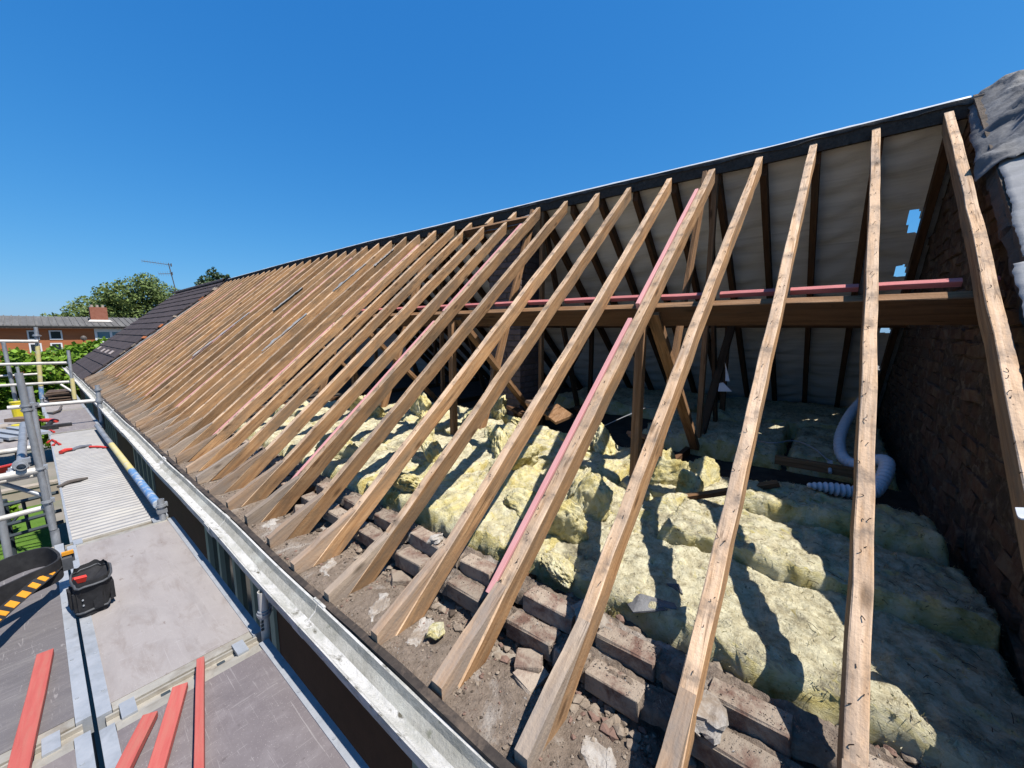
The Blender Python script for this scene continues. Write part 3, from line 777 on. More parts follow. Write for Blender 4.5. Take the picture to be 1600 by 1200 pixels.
    # silt and moss lying in the trough
# fascia / tilting fillet
fa = thing('fascia_board', (.72, 8, -1.25), 'thin black weathered board edge between the gutter and the rafter feet', 'board')
mb = MB()
mb.grid(lambda u, v: (.703 + .03 * (v > .5) + .003 * math.sin(u * 90), -2.2 + 22.6 * u, -1.30 + (.085 + .006 * math.sin(u * 60) + .005 * noise.noise(Vector((u * 200, 0, 0)))) * (1 if 0.2 < v < 0.8 else 0)), 150, 4)
mb.build('board', 'fascia', fa)

# ------------------------------------------------ wall head: bed of mortar and rubble, bricks in two steps
ew = thing('eaves_wall', (1.1, 7, -1.3), 'rubble strewn brick wall head between the rafter feet and the yellow insulation', 'wall')
def bedz(x, y):
    z = np.interp(x, [.72, .76, .98, 1.02, 1.09, 1.17, 1.2, 1.28, 1.34, 1.45, 1.6], [-1.25, -1.238, -1.236, -1.25, -1.262, -1.225, -1.195, -1.165, -1.15, -1.165, -1.19])
    a = np.interp(x, [.72, .95, 1.05, 1.45], [.006, .012, .035, .035])
    p = Vector((x, y, 0))
    return float(z) + float(a) * (noise.noise(p * 6) + .6 * noise.noise(p * 17) + .35 * noise.noise(p * 45))
mb = MB(); mb.grid(lambda u, v: (.722 + .95 * v, -.6 + 4.6 * u, bedz(.722 + .95 * v, -.6 + 4.6 * u)), 300, 62)
mb.grid(lambda u, v: (.722 + .95 * v, 4.0 + 10.4 * u, bedz(.722 + .95 * v, 4.0 + 10.4 * u)), 260, 32)
mb.build('mortar_bed', 'bed', ew, smooth=True, kind='stuff')
mb = MB(); mb.b2(.74, 1.24, -.6, 20.6, -1.288, -1.265); mb.b2(1.0, 1.32, -.6, 20.3, GZ + .2, -1.29) if False else None
mb.build('wall_plate', 'mortar', ew)
bms = [brick_mesh('brick', L, .085, .075, k, 'brick_old') for k, L in enumerate((.215, .235, .2, .225, .19, .24))]
bat = [brick_mesh('brick', L, .095, .075, 20 + k, 'brick_old', .012) for k, L in enumerate((.1, .085, .11))]
rb = random.Random(11)
for i in range(0, 36):
    y1 = yr(i + 1) - .01
    for row, (x, z) in enumerate(((1.125, -1.188), (1.232, -1.128))):
        me = bms[rb.randrange(6)]
        L = me.vertices and max(v.co.y for v in me.vertices) * 2
        o = bpy.data.objects.new('brick', me)
        yc = y1 - L / 2 + rb.uniform(-.015, .015)
        Mw = Matrix.Translation((x + rb.uniform(-.006, .006), yc, z + rb.uniform(-.008, .006))) @ Euler((rb.uniform(-.02, .02), rb.uniform(-.03, .03), rb.uniform(-.025, .025))).to_matrix().to_4x4()
        place(o, ew, Mw)
        if rb.random() < (.55 if row else .3):
            o = bpy.data.objects.new('brick', bat[rb.randrange(3)])
            Mw = Matrix.Translation((x + rb.uniform(-.01, .02), yc - L / 2 - .07, z - rb.uniform(.005, .02))) @ Euler((rb.uniform(-.1, .1), rb.uniform(-.15, .15), rb.uniform(-.3, .3))).to_matrix().to_4x4()
            place(o, ew, Mw)
# dirt and mortar lying over and between the bricks
mb = MB()
for (xa, xb, zt_) in ((1.094, 1.182, -1.1495), (1.20, 1.30, -1.0895)):
    def dirt(u, v):
        x = xa + (xb - xa) * v; y = -.56 + 5.6 * u
        p = Vector((x * 2, y, xa))
        k = noise.noise(p * 3.5) + .7 * noise.noise(p * 9) + .5 * noise.noise(p * 24) + .25 * noise.noise(p * 60)
        return (x + .008 * noise.noise(p * 20), y, zt_ - .017 + .022 * k + .03 * max(0, v - .7) - .05 * max(0, .12 - v) * 8)
    mb.grid(dirt, 620, 16)
mb.build('dirt_cover', 'bed', ew, smooth=True, kind='stuff')
# broken bricks lying in the hollow before the first course
for i in range(0, 16):
    for k in range(2):
        if rb.random() < .5: continue
        o = bpy.data.objects.new('brick', bat[rb.randrange(3)])
        y = yr(i) + .06 + rb.random() * .24
        place(o, ew, Matrix.Translation((1.03 + rb.uniform(-.03, .03), y, -1.255 + rb.uniform(0, .02))) @ Euler((rb.uniform(-.4, .4), rb.uniform(-.4, .4), rb.uniform(-1.5, 1.5))).to_matrix().to_4x4())
# loose rubble
rocks = [rock_mesh('r', k, 'rubble_a', 1, (1, .8, .6), .45) for k in range(8)]
rv = [np.array([v.co[:] for v in m.vertices]) for m in rocks]
rfc = [[tuple(p.vertices) for p in m.polygons] for m in rocks]
mb = MB()
for k in range(6500):
    y = -.55 + (rb.random() ** 1.6) * 8
    t = rb.random()
    if t < .12:
        q0 = rb.randrange(0, 18); y = yr(q0) + rb.choice((-1, 1)) * rb.uniform(.03, .075)
    x = (rb.uniform(.75, 1.0) if t < .25 else rb.gauss(1.045, .035) if t < .6 else rb.gauss(1.18, .014) if t < .75 else rb.gauss(1.31, .04))
    s = rb.choice((.003, .004, .004, .005, .006, .008, .011, .016, .024 if x > 1 else .01)) * (1.0 if x > 1.0 else .6)
    q = rb.randrange(8)
    a = rb.random() * 6.28
    ca, sa = math.cos(a), math.sin(a)
    v = rv[q] * s
    vv = np.stack([v[:, 0] * ca - v[:, 1] * sa + x, v[:, 0] * sa + v[:, 1] * ca + y, v[:, 2] + bedz(x, y) + s * .3], axis=1)
    mb.cur = 0 if rb.random() < .6 else (1 if rb.random() < .6 else 2)
    mb.add(vv.tolist(), rfc[q])
mb.build('rubble', ['rubble_a', 'rubble_b', 'rubble_c'], ew, kind='stuff')
mb = MB()
for k in range(26000):
    y = -.55 + (rb.random() ** 1.7) * 6
    t = rb.random()
    if t < .36: x = rb.uniform(.735, 1.02); z = bedz(x, y)
    elif t < .66: x = rb.gauss(1.045, .04); z = bedz(x, y)
    elif t < .74: x = rb.uniform(1.09, 1.165); z = -1.147
    elif t < .82: x = rb.uniform(1.195, 1.27); z = -1.088
    else: x = rb.gauss(1.31, .045); z = bedz(x, y)
    g = rb.choice((.0015, .002, .0025, .003, .004, .005))
    p = Vector((x, y, z))
    vs = [p + Vector((rb.uniform(-1, 1), rb.uniform(-1, 1), rb.uniform(-.2, .3))) * g for _ in range(3)] + [p + Vector((0, 0, g * rb.uniform(.7, 1.5)))]
    mb.cur = rb.choice((0, 0, 0, 0, 1, 2, 3))
    mb.add(vs, [(0, 1, 3), (1, 2, 3), (2, 0, 3)])
mb.build('grit', ['rubble_a', 'rubble_b', 'rubble_c', 'plaster'], ew, kind='stuff')
# mortar lumps on the brick tops
for (x, y, z, s, m, lab) in ((1.13, .19, -1.115, (.06, .05, .035), 'plaster', 'white plaster lump stuck on the front brick beside the second rafter'),
                          (.915, 1.14, -1.21, (.035, .03, .024), 'wool', 'pale green lump of wool lying on the mortar between rafter feet'),
                          (1.23, .62, -1.08, (.05, .06, .03), 'mortar', 'grey mortar clod on the upper bricks right of the first pink edged rafter'),
                          (1.22, 1.50, -1.075, (.045, .03, .025), 'plaster', 'white mortar splash on the upper bricks left of the pink edged rafter')):
    o = bpy.data.objects.new('mortar_lump', rock_mesh('mortar_lump', x * 31 + y, m, 3, s, .75, False))
    tagp(place(o, None, Matrix.Translation((x, y, z))), lab, 'mortar lump')
# plaster boards / white patches on the eaves strip
for k, (y, x0, x1, wd, a) in enumerate(((1.20, .80, .98, .12, .15), (1.46, .79, .95, .11, .2), (.40, .80, .98, .13, .1), (1.92, .80, .93, .1, .25), (2.7, .8, .92, .1, .2))):
    mb = MB()
    def pf(u, v):
        x = x0 + (x1 - x0) * u + .03 * noise.noise(Vector((u * 3, v * 3, k))) + .01 * noise.noise(Vector((u * 11, v * 11, k)))
        yy = y - wd / 2 + wd * v * (0.6 + .4 * u) + a * .3 * u + .03 * noise.noise(Vector((v * 3, u * 3, k + 3))) + .01 * noise.noise(Vector((v * 11, u * 11, k + 3)))
        e = min(u, 1 - u, v, 1 - v)
        return (x, yy, bedz(x, yy) + .004 - .012 * max(0, 1 - e * 6) + .004 * noise.noise(Vector((u * 9, v * 9, k))))
    mb.grid(pf, 18, 14)
    mb.build('plaster_patch', 'plaster', ew)

# ================================================================== ROOF FRAME
rfm = thing('roof_frame', (2.4, 7, -1.2), 'open timber roof of old pine rafters, purlin, trusses and ridge board', 'roof frame')
trusses = {4, 9, 14, 19, 24, 29, 34, 39}
SLOPE = (CP, 0, SP)
NRM = (-SP, 0, CP)
nail_rng = random.Random(5)
for i in range(41):
    y = yr(i)
    zt = KZ + TAN * (RX - KX) + sag(y)
    ang = math.atan2(zt - KZ, RX - KX)
    ca, sa = math.cos(ang), math.sin(ang)
    jx = random.uniform(-.02, .02); jy = random.uniform(-.007, .007)
    top = Vector((RX + random.uniform(-.03, .012), y + jy, zt))
    top.z = KZ + math.tan(ang) * (top.x - KX)
    s_len = (KZ + 1.238) / sa
    foot = Vector((KX - s_len * ca, y, KZ - s_len * sa))
    if i == 4: foot_y = y
    cut = i in (10, 11)
    if cut: top = Vector((3.765, y + jy, KZ + math.tan(ang) * (3.765 - KX)))
    wdt = .047 + random.uniform(-.003, .003)
    if i in trusses: wdt = .055
    dep = .098 + random.uniform(-.004, .004)
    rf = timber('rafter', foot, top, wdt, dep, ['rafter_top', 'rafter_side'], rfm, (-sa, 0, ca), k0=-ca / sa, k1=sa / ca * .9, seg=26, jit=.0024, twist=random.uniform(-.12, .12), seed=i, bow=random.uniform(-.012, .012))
    if i in trusses: rf['label'] = 'truss rafter with a pink treated batten fixed along its left side'
    if cut:
        p0 = Vector((3.83, y, KZ + math.tan(ang) * (3.83 - KX))); p1 = Vector((RX, y, zt))
        timber('rafter_stub', p0, p1, wdt, dep, ['rafter_top', 'rafter_side'], rfm, (-sa, 0, ca), k0=sa / ca, k1=sa / ca, seg=4)
    # sprocket: tapering wedge nailed on the foot
    sx0 = .735 + random.uniform(-.012, .012); sz0 = -1.178 + random.uniform(-.01, .008)
    kx = KX + random.uniform(-.03, .05); kz = KZ + TAN * (kx - KX) + .004
    n = 7
    prof_t = [(sx0 + (kx - sx0) * t / n, sz0 + (kz - sz0) * t / n + .012 * math.sin(math.pi * t / n) * random.uniform(-.4, .5)) for t in range(n + 1)]
    prof_b = [(sx0 + .002, -1.24), (.81, -1.238)] + [(.81 + (kx - .81) * t / n, min(-1.238 + (kz + 1.238) * t / n, prof_t[t][1] - .0015) - .002) for t in range(1, n + 1)]
    poly = prof_t[:-1] + [(kx, kz - .001)] + prof_b[::-1][1:]
    mb = MB(); hw = wdt / 2 - .001
    oy = y + random.uniform(-.004, .004)
    mb.prism([(x, z) for x, z in poly], oy - hw, oy + hw)
    spk = mb.build('sprocket', 'sprocket', rf, origin=None) if False else None
    Mw = frame_from((sx0, oy, sz0), (kx - sx0, 0, kz - sz0), (0, 0, 1))
    inv = Mw.inverted()
    vs = [inv @ Vector(v) for v in mb.v]
    spk = meshobj('sprocket', vs, mb.f, 'sprocket' if i % 3 else 'foot', rf, Mw)
    bm = bmesh.new(); bm.from_mesh(spk.data); bmesh.ops.recalc_face_normals(bm, faces=bm.faces[:]); bm.to_mesh(spk.data); bm.free()
    # pink batten on truss rafters
    if i in trusses:
        bx0 = 1.04; bx1 = 2.37
        for a_, b_ in ((1.045, 2.36), (2.47, 3.66)):
            pa = Vector((a_, y + wdt / 2 + .0155, KZ + math.tan(ang) * (a_ - KX) + .004)); pb = Vector((b_, y + wdt / 2 + .0155, KZ + math.tan(ang) * (b_ - KX) + .004))
            timber('side_batten', pa, pb, .026, .05, 'pink', rf, (-sa, 0, ca), seg=6, jit=.001)
    # nails left behind by the battens
    if i < 24:
        nb = MB(); MwR = W[rf.name]
        L = (top - foot).length
        x = .16 + nail_rng.random() * .05
        while x < L - .05:
            for rep in range(1 if nail_rng.random() < .6 else 2):
                yy = nail_rng.uniform(-.017, .017); hh = nail_rng.uniform(.003, .013); bend = nail_rng.uniform(-.014, .014); b2_ = nail_rng.uniform(-.01, .01)
                xx = x + nail_rng.uniform(-.02, .02)
                nb.tube([MwR @ Vector((xx, yy, -.004)), MwR @ Vector((xx + bend * .3, yy + b2_ * .3, hh * .6)), MwR @ Vector((xx + bend, yy + b2_, hh))], .0013, 4)
            x += nail_rng.choice((.1, .1, .1, .2)) + nail_rng.uniform(-.012, .012)
        nb.build('nail', 'nail', rf, kind='stuff')
    # rafter of the far slope
    if i <= 24 and i not in (10, 11):
        zt2 = zt - .015
        pa = Vector((4.0 + .012, y + random.uniform(-.01, .01) - .03, zt2)); L2 = 3.2
        pb = pa + Vector((CP, 0, -SP)) * (L2 / CP)
        timber('far_rafter', pa, pb, .05, .1, 'shaded_wood', rfm, (SP, 0, CP), k0=-TAN * .9, seg=6)

for (i, a_, b_) in ((17, 2.9, 3.45), (17, 1.9, 2.5), (16, 3.35, 3.7), (21, 2.6, 3.1), (24, 1.7, 2.6)):
    mb = MB()
    mb.grid(lambda u, v: (a_ + (b_ - a_) * u, yr(i) - .045 + (.06 + .05 * noise.noise(Vector((u * 6, i, 0)))) * v, roofz(a_ + (b_ - a_) * u) + sag(yr(i)) * .6 + .012 + .015 * noise.noise(Vector((u * 9, v * 3, i)))), 24, 4, thick=(0, 0, -.003))
    mb.build('felt_remnant', 'felt_pale', rfm)
# ridge board, purlins, pink packers
mb = MB()
def ridge_seg(u, v):
    y = -.62 + 22.5 * u
    z = KZ + TAN * (RX - KX) + sag(y)
    return y, z
ys = [-.80] + [-.56 + k * .6 for k in range(37)]
for a, b in zip(ys, ys[1:]):
    za = KZ + TAN * (RX - KX) + sag(a); zb = KZ + TAN * (RX - KX) + sag(b)
    mb.add([(3.962, a, za - .06), (3.962, b, zb - .06), (3.962, b, zb + .052), (3.962, a, za + .052), (3.99, a, za - .06), (3.99, b, zb - .06), (3.99, b, zb + .052), (3.99, a, za + .052)],
           [(0, 1, 2, 3), (7, 6, 5, 4), (3, 2, 6, 7), (0, 4, 5, 1)])
mb.build('ridge_board', 'ridge_wood', rfm)
def under(x, y): return KZ + TAN * (x - KX) + sag(y) * .5 - .1 / CP
for (ya, yb) in ((-.56, 4.0), (4.004, 9.0), (9.004, 14.3)):
    pts = []
    for y in (ya, yb):
        x = 2.62
        pts.append(Vector((x, y, under(x, y) - .003)))
    timber('purlin', pts[0], pts[1], .052, .155, ['strut_wood', 'shaded_wood'], rfm, NRM, seg=10, jit=.002)  # paler top, darker sides: sunlit and unlit faces painted in
    pts = [Vector((8 - 2.62, p.y, p.z)) for p in pts]
    timber('far_purlin', pts[0], pts[1], .052, .155, 'shaded_wood', rfm, (SP, 0, CP), seg=8)
for i in range(-1, 14):
    ya = yr(i) + .03 if i >= 0 else -.56
    yb = yr(i + 1) - .03
    x = 2.69
    off = .008 + (.006 if i >= 4 else 0)
    pa = Vector((x, ya + .004, under(x, ya) + off)); pb = Vector((x, yb - .004, under(x, yb) + off))
    if i in (4, 5, 6, 7, 8): pa.y += .02
    timber('packer', pa, pb, .03, .03, 'pink_dark', rfm, NRM, seg=3, jit=.001)
# trimmer round the chimney head
pa = Vector((3.785, yr(9) + .035, roofz(3.785) + .035)); pb = Vector((3.785, yr(12) - .03, roofz(3.785) + .045))
timber('trimmer', pa, pb, .05, .1, ['strut_wood', 'shaded_wood'], rfm, NRM, seg=4)

# truss webs
for i in (4, 9, 14, 19):
    y = yr(i); s = sag(y)
    for mir in (0, 1):
        X = (lambda x: x) if not mir else (lambda x: 8 - x)
        mt = ['strut_wood'] if not mir else ['shaded_wood']
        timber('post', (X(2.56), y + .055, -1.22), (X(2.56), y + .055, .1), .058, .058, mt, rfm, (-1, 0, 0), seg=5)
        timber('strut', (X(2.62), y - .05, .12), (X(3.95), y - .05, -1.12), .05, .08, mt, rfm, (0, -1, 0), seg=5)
        timber('hanger', (X(3.9), y + .02, 1.36 + s), (X(2.92), y + .02, -1.2), .09, .035, mt, rfm, (0, -1, 0), seg=6)
    timber('king_post', (4.0, y - .045, -1.2), (4.0, y - .045, 1.38 + s), .06, .045, ['strut_wood'], rfm, (0, -1, 0), seg=6)
    timber('ceiling_tie', (1.0, y + .06, -1.13), (7.0, y + .06, -1.13), .045, .1, ['shaded_wood'], rfm, (0, 0, 1), seg=5)

# felt of the far slope, seen from below in laps
fl = thing('roofing_felt', (5.6, 7, 0), 'brown grey underlay of the far slope seen from inside behind dark rafters', 'roofing felt')
nl = 5
for k in range(nl):
    x0 = 4.03 + k * .66; x1 = x0 + .74
    def fz(u, v, x0=x0, x1=x1, k=k):
        x = x0 + (x1 - x0) * v
        ye = -.60 + .008 * noise.noise(Vector((x * 6, 1, 2)))
        y = ye + (14.6 - ye) * u ** 2.3
        z = KZ + TAN * (RX - KX) + sag(y) - TAN * (x - 4.0) + .022 - (.012 * v if k else .006 * v) + .008
        ph = ((y + .48) / .37) % 1.0
        z -= .022 * (math.sin(math.pi * ph) ** 2) * (.6 + .8 * noise.noise(Vector((x * 4, y * 2, 3)))) + .011 * math.sin(x * 34 + 2.5 * noise.noise(Vector((x * 2, y * 3, 0)))) * abs(math.sin(math.pi * ph))
        return (x, y, z)
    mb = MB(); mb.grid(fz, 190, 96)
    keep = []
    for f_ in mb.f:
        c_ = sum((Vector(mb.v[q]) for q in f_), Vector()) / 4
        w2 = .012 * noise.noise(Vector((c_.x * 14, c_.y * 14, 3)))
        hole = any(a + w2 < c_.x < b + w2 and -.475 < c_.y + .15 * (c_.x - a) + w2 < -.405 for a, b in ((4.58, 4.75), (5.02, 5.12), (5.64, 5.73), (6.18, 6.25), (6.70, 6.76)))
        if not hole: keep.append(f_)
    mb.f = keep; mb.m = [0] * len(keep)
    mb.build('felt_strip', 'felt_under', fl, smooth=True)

# membrane turned over the ridge
rm = thing('ridge_membrane', (4.0, 7, 1.5), 'thin white membrane edge along the top of the black ridge', 'membrane')
mb = MB()
def memb(u, v):
    y = -.575 + 14.9 * u
    z = KZ + TAN * (RX - KX) + sag(y)
    px = [3.958, 3.97, 3.99, 4.02, 4.07, 4.14]; pz = [.045, .068, .078, .072, .04, -.005]
    t = v * 5; i = min(int(t), 4); f = t - i
    w_ = .004 * noise.noise(Vector((y * 3, v, 0))) + .003 * noise.noise(Vector((y * 11, v, 3)))
    return (px[i] + (px[i + 1] - px[i]) * f, y, z + pz[i] + (pz[i + 1] - pz[i]) * f + w_)
mb.grid(memb, 200, 10, thick=(0, 0, -.003))
mb.build('membrane_strip', 'membrane', rm, smooth=True)
mb = MB()
mb.grid(lambda u, v: (3.957 - .004 * v + .003 * noise.noise(Vector((u * 80, v, 0))), -.72 + 15.0 * u, KZ + TAN * (RX - KX) + sag(-.72 + 15.0 * u) + .056 - v * (.03 + .022 * noise.noise(Vector((u * 60, 0, 5))) + .012 * noise.noise(Vector((u * 240, 0, 7))))), 300, 3, thick=(-.002, 0, 0))
mb.build('felt_edge', 'black_felt', rm)
fp = MB(); fp.grid(lambda u, v: (3.95 - .16 * v, yr(9) + .05 + .68 * u, KZ + TAN * (3.95 - .16 * v - KX) + sag(3.2) - .07 + .01 * noise.noise(Vector((u * 5, v * 5, 0)))), 12, 5, thick=(0, 0, -.004))
fp = fp.build('felt_patch', 'felt_grey'); tagp(fp, 'grey felt patch closing the chimney hole just under the ridge', 'felt patch')

# ------------------------------------------------ chimney stack inside the attic
cs = thing('chimney_stack', (4.08, 3.24, -1.25), 'dark brick chimney stack standing in the attic, cut off under the ridge', 'chimney')
cx0, cx1, cy0, cy1 = 3.84, 4.34, 2.98, 3.5
mb = MB(); mb.b2(cx0 + .008, cx1 - .008, cy0 + .008, cy1 - .008, -1.27, 1.18); mb.build('mortar_core', 'mortar_dark', cs)
def brickrow(face_len, c, seed):
    pos = []; t = 0 if c % 2 == 0 else -.1125
    while t < face_len - .01:
        a = max(t, 0); b = min(t + .215, face_len)
        if b - a > .03: pos.append((a, b))
        t += .225
    return pos
cbm = {}
def getbrick(L, Wd, H, mat, var):
    key = (round(L, 2), Wd, H, mat, var)
    if key not in cbm: cbm[key] = brick_mesh('brick', round(L, 2), Wd, H, hash(key) & 0xfff, mat, .016 if mat == 'brick_dark' else .004)
    return cbm[key]
for c in range(32):
    z = -1.25 + .0375 + c * .075
    for a, b in brickrow(cy1 - cy0, c, 0):
        o = bpy.data.objects.new('brick', getbrick(b - a, .09, .065, 'brick_chim', c % 3))
        place(o, cs, Matrix.Translation((cx0 + .045, cy0 + (a + b) / 2, z)))
    for a, b in brickrow(cx1 - cx0 - .09, c + 1, 0):
        o = bpy.data.objects.new('brick', getbrick(b - a, .09, .065, 'brick_chim', c % 3))
        place(o, cs, Matrix.Translation((cx0 + .092 + (a + b) / 2, cy0 + .045, z)) @ Matrix.Rotation(math.pi / 2, 4, 'Z'))

# ------------------------------------------------ party wall on the right
pw = thing('party_wall', (3.9, -.7, -1.25), 'rough dark brick party wall at the right end of the open roof', 'wall')
PWY = -.575
mb = MB()
mb.prism([(1.0, -1.6), (7.2, -1.6), (7.2, roofz(.8) + .035), (4.0, roofz(4.0) + .045), (1.0, roofz(1.0) + .03)], PWY - .24, PWY - .012)
mb.build('mortar_core', 'mortar_dark', pw)
wallb = []
for c in range(38):
    z = -1.22 + c * .075
    # x range under the slope
    xa = max(1.1, KX + (z + .04 - KZ) / TAN); xb = min(6.9, 8 - xa)
    t = 1.0 - (.1125 if c % 2 else 0)
    while t < xb:
        a, b = t, t + .215
        if a > xa - .05 and b < xb: wallb.append((a, b, z, c))
        t += .225
wallb.sort(key=lambda q: q[0] + max(0, q[2]) * .5)
rest = MB()
rw = random.Random(4)
for k, (a, b, z, c) in enumerate(wallb):
    Mw = Matrix.Translation(((a + b) / 2, PWY - .05 + rw.uniform(-.012, .012), z)) @ Euler((rw.uniform(-.05, .05), rw.uniform(-.05, .05), rw.uniform(-.06, .06))).to_matrix().to_4x4() @ Matrix.Rotation(math.pi / 2, 4, 'Z')
    if k < 292:
        o = bpy.data.objects.new('brick', getbrick(.21, .1, .066, 'brick_dark', k % 6)); place(o, pw, Mw)
    else:
        me = getbrick(.21, .1, .066, 'brick_dark', k % 6)
        rest.add([Mw @ v.co for v in me.vertices], [tuple(p.vertices) for p in me.polygons])
if rest.v: rest.build('brickwork', 'brick_dark', pw, kind='stuff')
mb = MB()
def smear(u, v):
    x = 1.15 + 3.6 * u
    zt_ = roofz(x) - .03 if x < 4 else roofz(8 - x) - .03
    z = -1.2 + (zt_ + 1.2) * v
    p = Vector((x, z, 2))
    k = noise.noise(p * 2.3) + .6 * noise.noise(p * 6) + .35 * noise.noise(p * 15) + .2 * noise.noise(p * 38)
    return (x, PWY - .014 + .024 * k - (.02 if v > .98 or v < .02 else 0), z)
mb.grid(smear, 210, 130)
mb.build('mortar_smear', 'wall_smear', pw, smooth=True, kind='stuff')
# broken bedding mortar along the sloping top of the wall
mb = MB()
def wt(u, v):
    x = 1.1 + 2.9 * u
    p = Vector((x * 9, v * 2, 4))
    yv = PWY + .01 - .25 * v
    return (x, yv + .012 * noise.noise(p), roofz(x) + .015 + .03 * noise.noise(p * 1.3) + .02 * noise.noise(p * 4) - (.06 if v < .12 else 0))
mb.grid(wt, 160, 8)
mb.build('bedding_mortar', 'mortar_dark', pw, kind='stuff')

# ------------------------------------------------ still covered roof beyond the wall
rr = thing('covered_roof', (2.4, -2.4, 0), 'still covered roof slope beyond the party wall at the right edge', 'roof')
mb = MB(); mb.prism([(.72, roofz(.72, .03)), (4.0, roofz(4.0, .03)), (7.3, roofz(.7, .03)), (7.3, roofz(.7, .03) - .1), (4.0, roofz(4, .03) - .1), (.72, roofz(.72, .03) - .1)], -4.0, PWY - .245)
mb.build('roof_deck', 'felt_dark', rr)
mb = MB()
for k in range(12):
    y = -1.12 - k * .3
    n = 8
    for s in range(n):
        a0 = math.pi * s / n; a1 = math.pi * (s + 1) / n
        mb.add([(4.0 - .13 * math.cos(a0), y, roofz(4.0, .05) - .055 + .10 * math.sin(a0)), (4.0 - .13 * math.cos(a1), y, roofz(4.0, .05) - .055 + .10 * math.sin(a1)), (4.0 - .13 * math.cos(a1), y + .29, roofz(4.0, .05) - .05 + .105 * math.sin(a1)), (4.0 - .13 * math.cos(a0), y + .29, roofz(4.0, .05) - .05 + .105 * math.sin(a0))], [(0, 1, 2, 3)])
mb.build('ridge_tile', 'tile_brown', rr, kind='stuff')
def felt_sheet(name, x0, x1, yl0, yl1, yr_, off, mat, label, seed, crump=.02, lip=.05):
    """sheet lying on the slope from its ragged left edge to beyond the frame; its left lip hangs over the wall"""
    mb = MB()
    def f(u, v):
        x = x0 + (x1 - x0) * u
        edge = yl0 + (yl1 - yl0) * u + .014 * noise.noise(Vector((u * 5, seed, 0))) + .006 * noise.noise(Vector((u * 30, seed, 4)))
        y = edge + (yr_ - edge) * v
        w_ = noise.noise(Vector((x * 4, y * 3, seed))) + .6 * noise.noise(Vector((x * 9 + y * 5, y * 8, seed + 2))) + .3 * noise.noise(Vector((x * 22, y * 18, seed)))
        cr = crump * (1.6 * abs(w_) + w_) + .0007 * math.sin(x * 70)
        hang = -lip * max(0, 1 - v * 7) ** 2
        return (x - SP * (off + cr) , y, KZ + TAN * (x - KX) + CP * (off + cr) + hang)
    mb.grid(f, 90, 70, thick=(SP * .003, 0, -CP * .003))
    o = mb.build(name, mat, None, smooth=True, origin=(x0, yl0, roofz(x0)))
    return tagp(o, label, 'roofing felt', 'felt sheets left over the party wall')
felt_sheet('felt_sheet', 3.25, 4.06, -.522, -.57, -2.2, .08, 'felt_dark', 'dark crumpled felt draped over the ridge end at the top right', 1, .045, .12)
felt_sheet('felt_sheet', 2.60, 3.27, -.578, -.60, -2.2, .055, 'felt_pale', 'grey felt sheet just below the dark crumpled one at the right edge', 2, .0012, .02)
felt_sheet('felt_sheet', 1.72, 2.57, -.532, -.55, -2.2, .06, 'felt_pale', 'lower pale grey felt sheet hanging over the end rafter at the right edge', 3, .0016, .03)
mb = MB()
mb.grid(lambda u, v: (1.565 + .05 * v, -.425 - .14 * u, -.49 + .02 * math.sin(u * 3) + .012 * v + (.02 - .05 * u) * abs(v - .5)), 8, 5, thick=(0, 0, -.004))
o = mb.build('plastic_scrap', 'white_plastic', None, origin=(1.58, -.45, -.5)); tagp(o, 'small white plastic scrap caught on the end rafter low at the right edge', 'plastic scrap')

# ------------------------------------------------ attic floor, boards, insulation
mb = MB(); mb.grid(lambda u, v: (1.2 + 5.9 * v, -.6 + 21 * u, -1.2 + .02 * noise.noise(Vector((u * 60, v * 20, 0)))), 120, 40)
o = mb.build('attic_floor', 'dirt'); o['kind'] = 'structure'

def fibres(o, n, seed, lo=.003, hi=.013):
    """loose glass fibres and flocks standing off the surface: one mass"""
    me = o.data
    r = np.random.default_rng(seed + 100)
    co = np.empty(len(me.vertices) * 3, np.float32); me.vertices.foreach_get('co', co); co = co.reshape(-1, 3)
    no = np.empty(len(me.vertices) * 3, np.float32); me.vertex_normals.foreach_get('vector', no); no = no.reshape(-1, 3)
    i = r.integers(0, len(co), n)
    p = co[i] + r.normal(size=(n, 3)) * .004
    d = no[i] * .45 + r.normal(size=(n, 3)) * .75
    d /= np.linalg.norm(d, axis=1)[:, None]
    L = (lo + (hi - lo) * r.random(n) ** 2.2)[:, None]
    t = np.cross(d, r.normal(size=(n, 3))); t /= np.linalg.norm(t, axis=1)[:, None]
    w = (.0004 + .0011 * r.random(n) ** 3)[:, None]
    bend = r.normal(size=(n, 3)) * .35
    V = np.stack([p - t * w, p + t * w, p + d * L * .55 + t * w * .6, p + (d + bend) * L], axis=1).reshape(-1, 3)
    m2 = bpy.data.meshes.new('fibre')
    m2.vertices.add(len(V)); m2.vertices.foreach_set('co', V.astype(np.float32).ravel())
    m2.loops.add(len(V)); m2.loops.foreach_set('vertex_index', np.arange(len(V), dtype=np.int32))
    m2.polygons.add(n); m2.polygons.foreach_set('loop_start', np.arange(0, len(V), 4, dtype=np.int32))
    m2.update(calc_edges=True)
    m2.materials.append(M['wool'])
    f = bpy.data.objects.new('fibre', m2)
    place(f, o, W[o.name].copy())
    f.color = o.color
    f['kind'] = 'stuff'

TOPZ = {}
def topz(x, y):
    i, j = int(x / .02), int(y / .02)
    z = [TOPZ[(i + a, j + b)] for a in (-1, 0, 1) for b in (-1, 0, 1) if (i + a, j + b) in TOPZ]
    return sum(z) / len(z) if z else -1.15

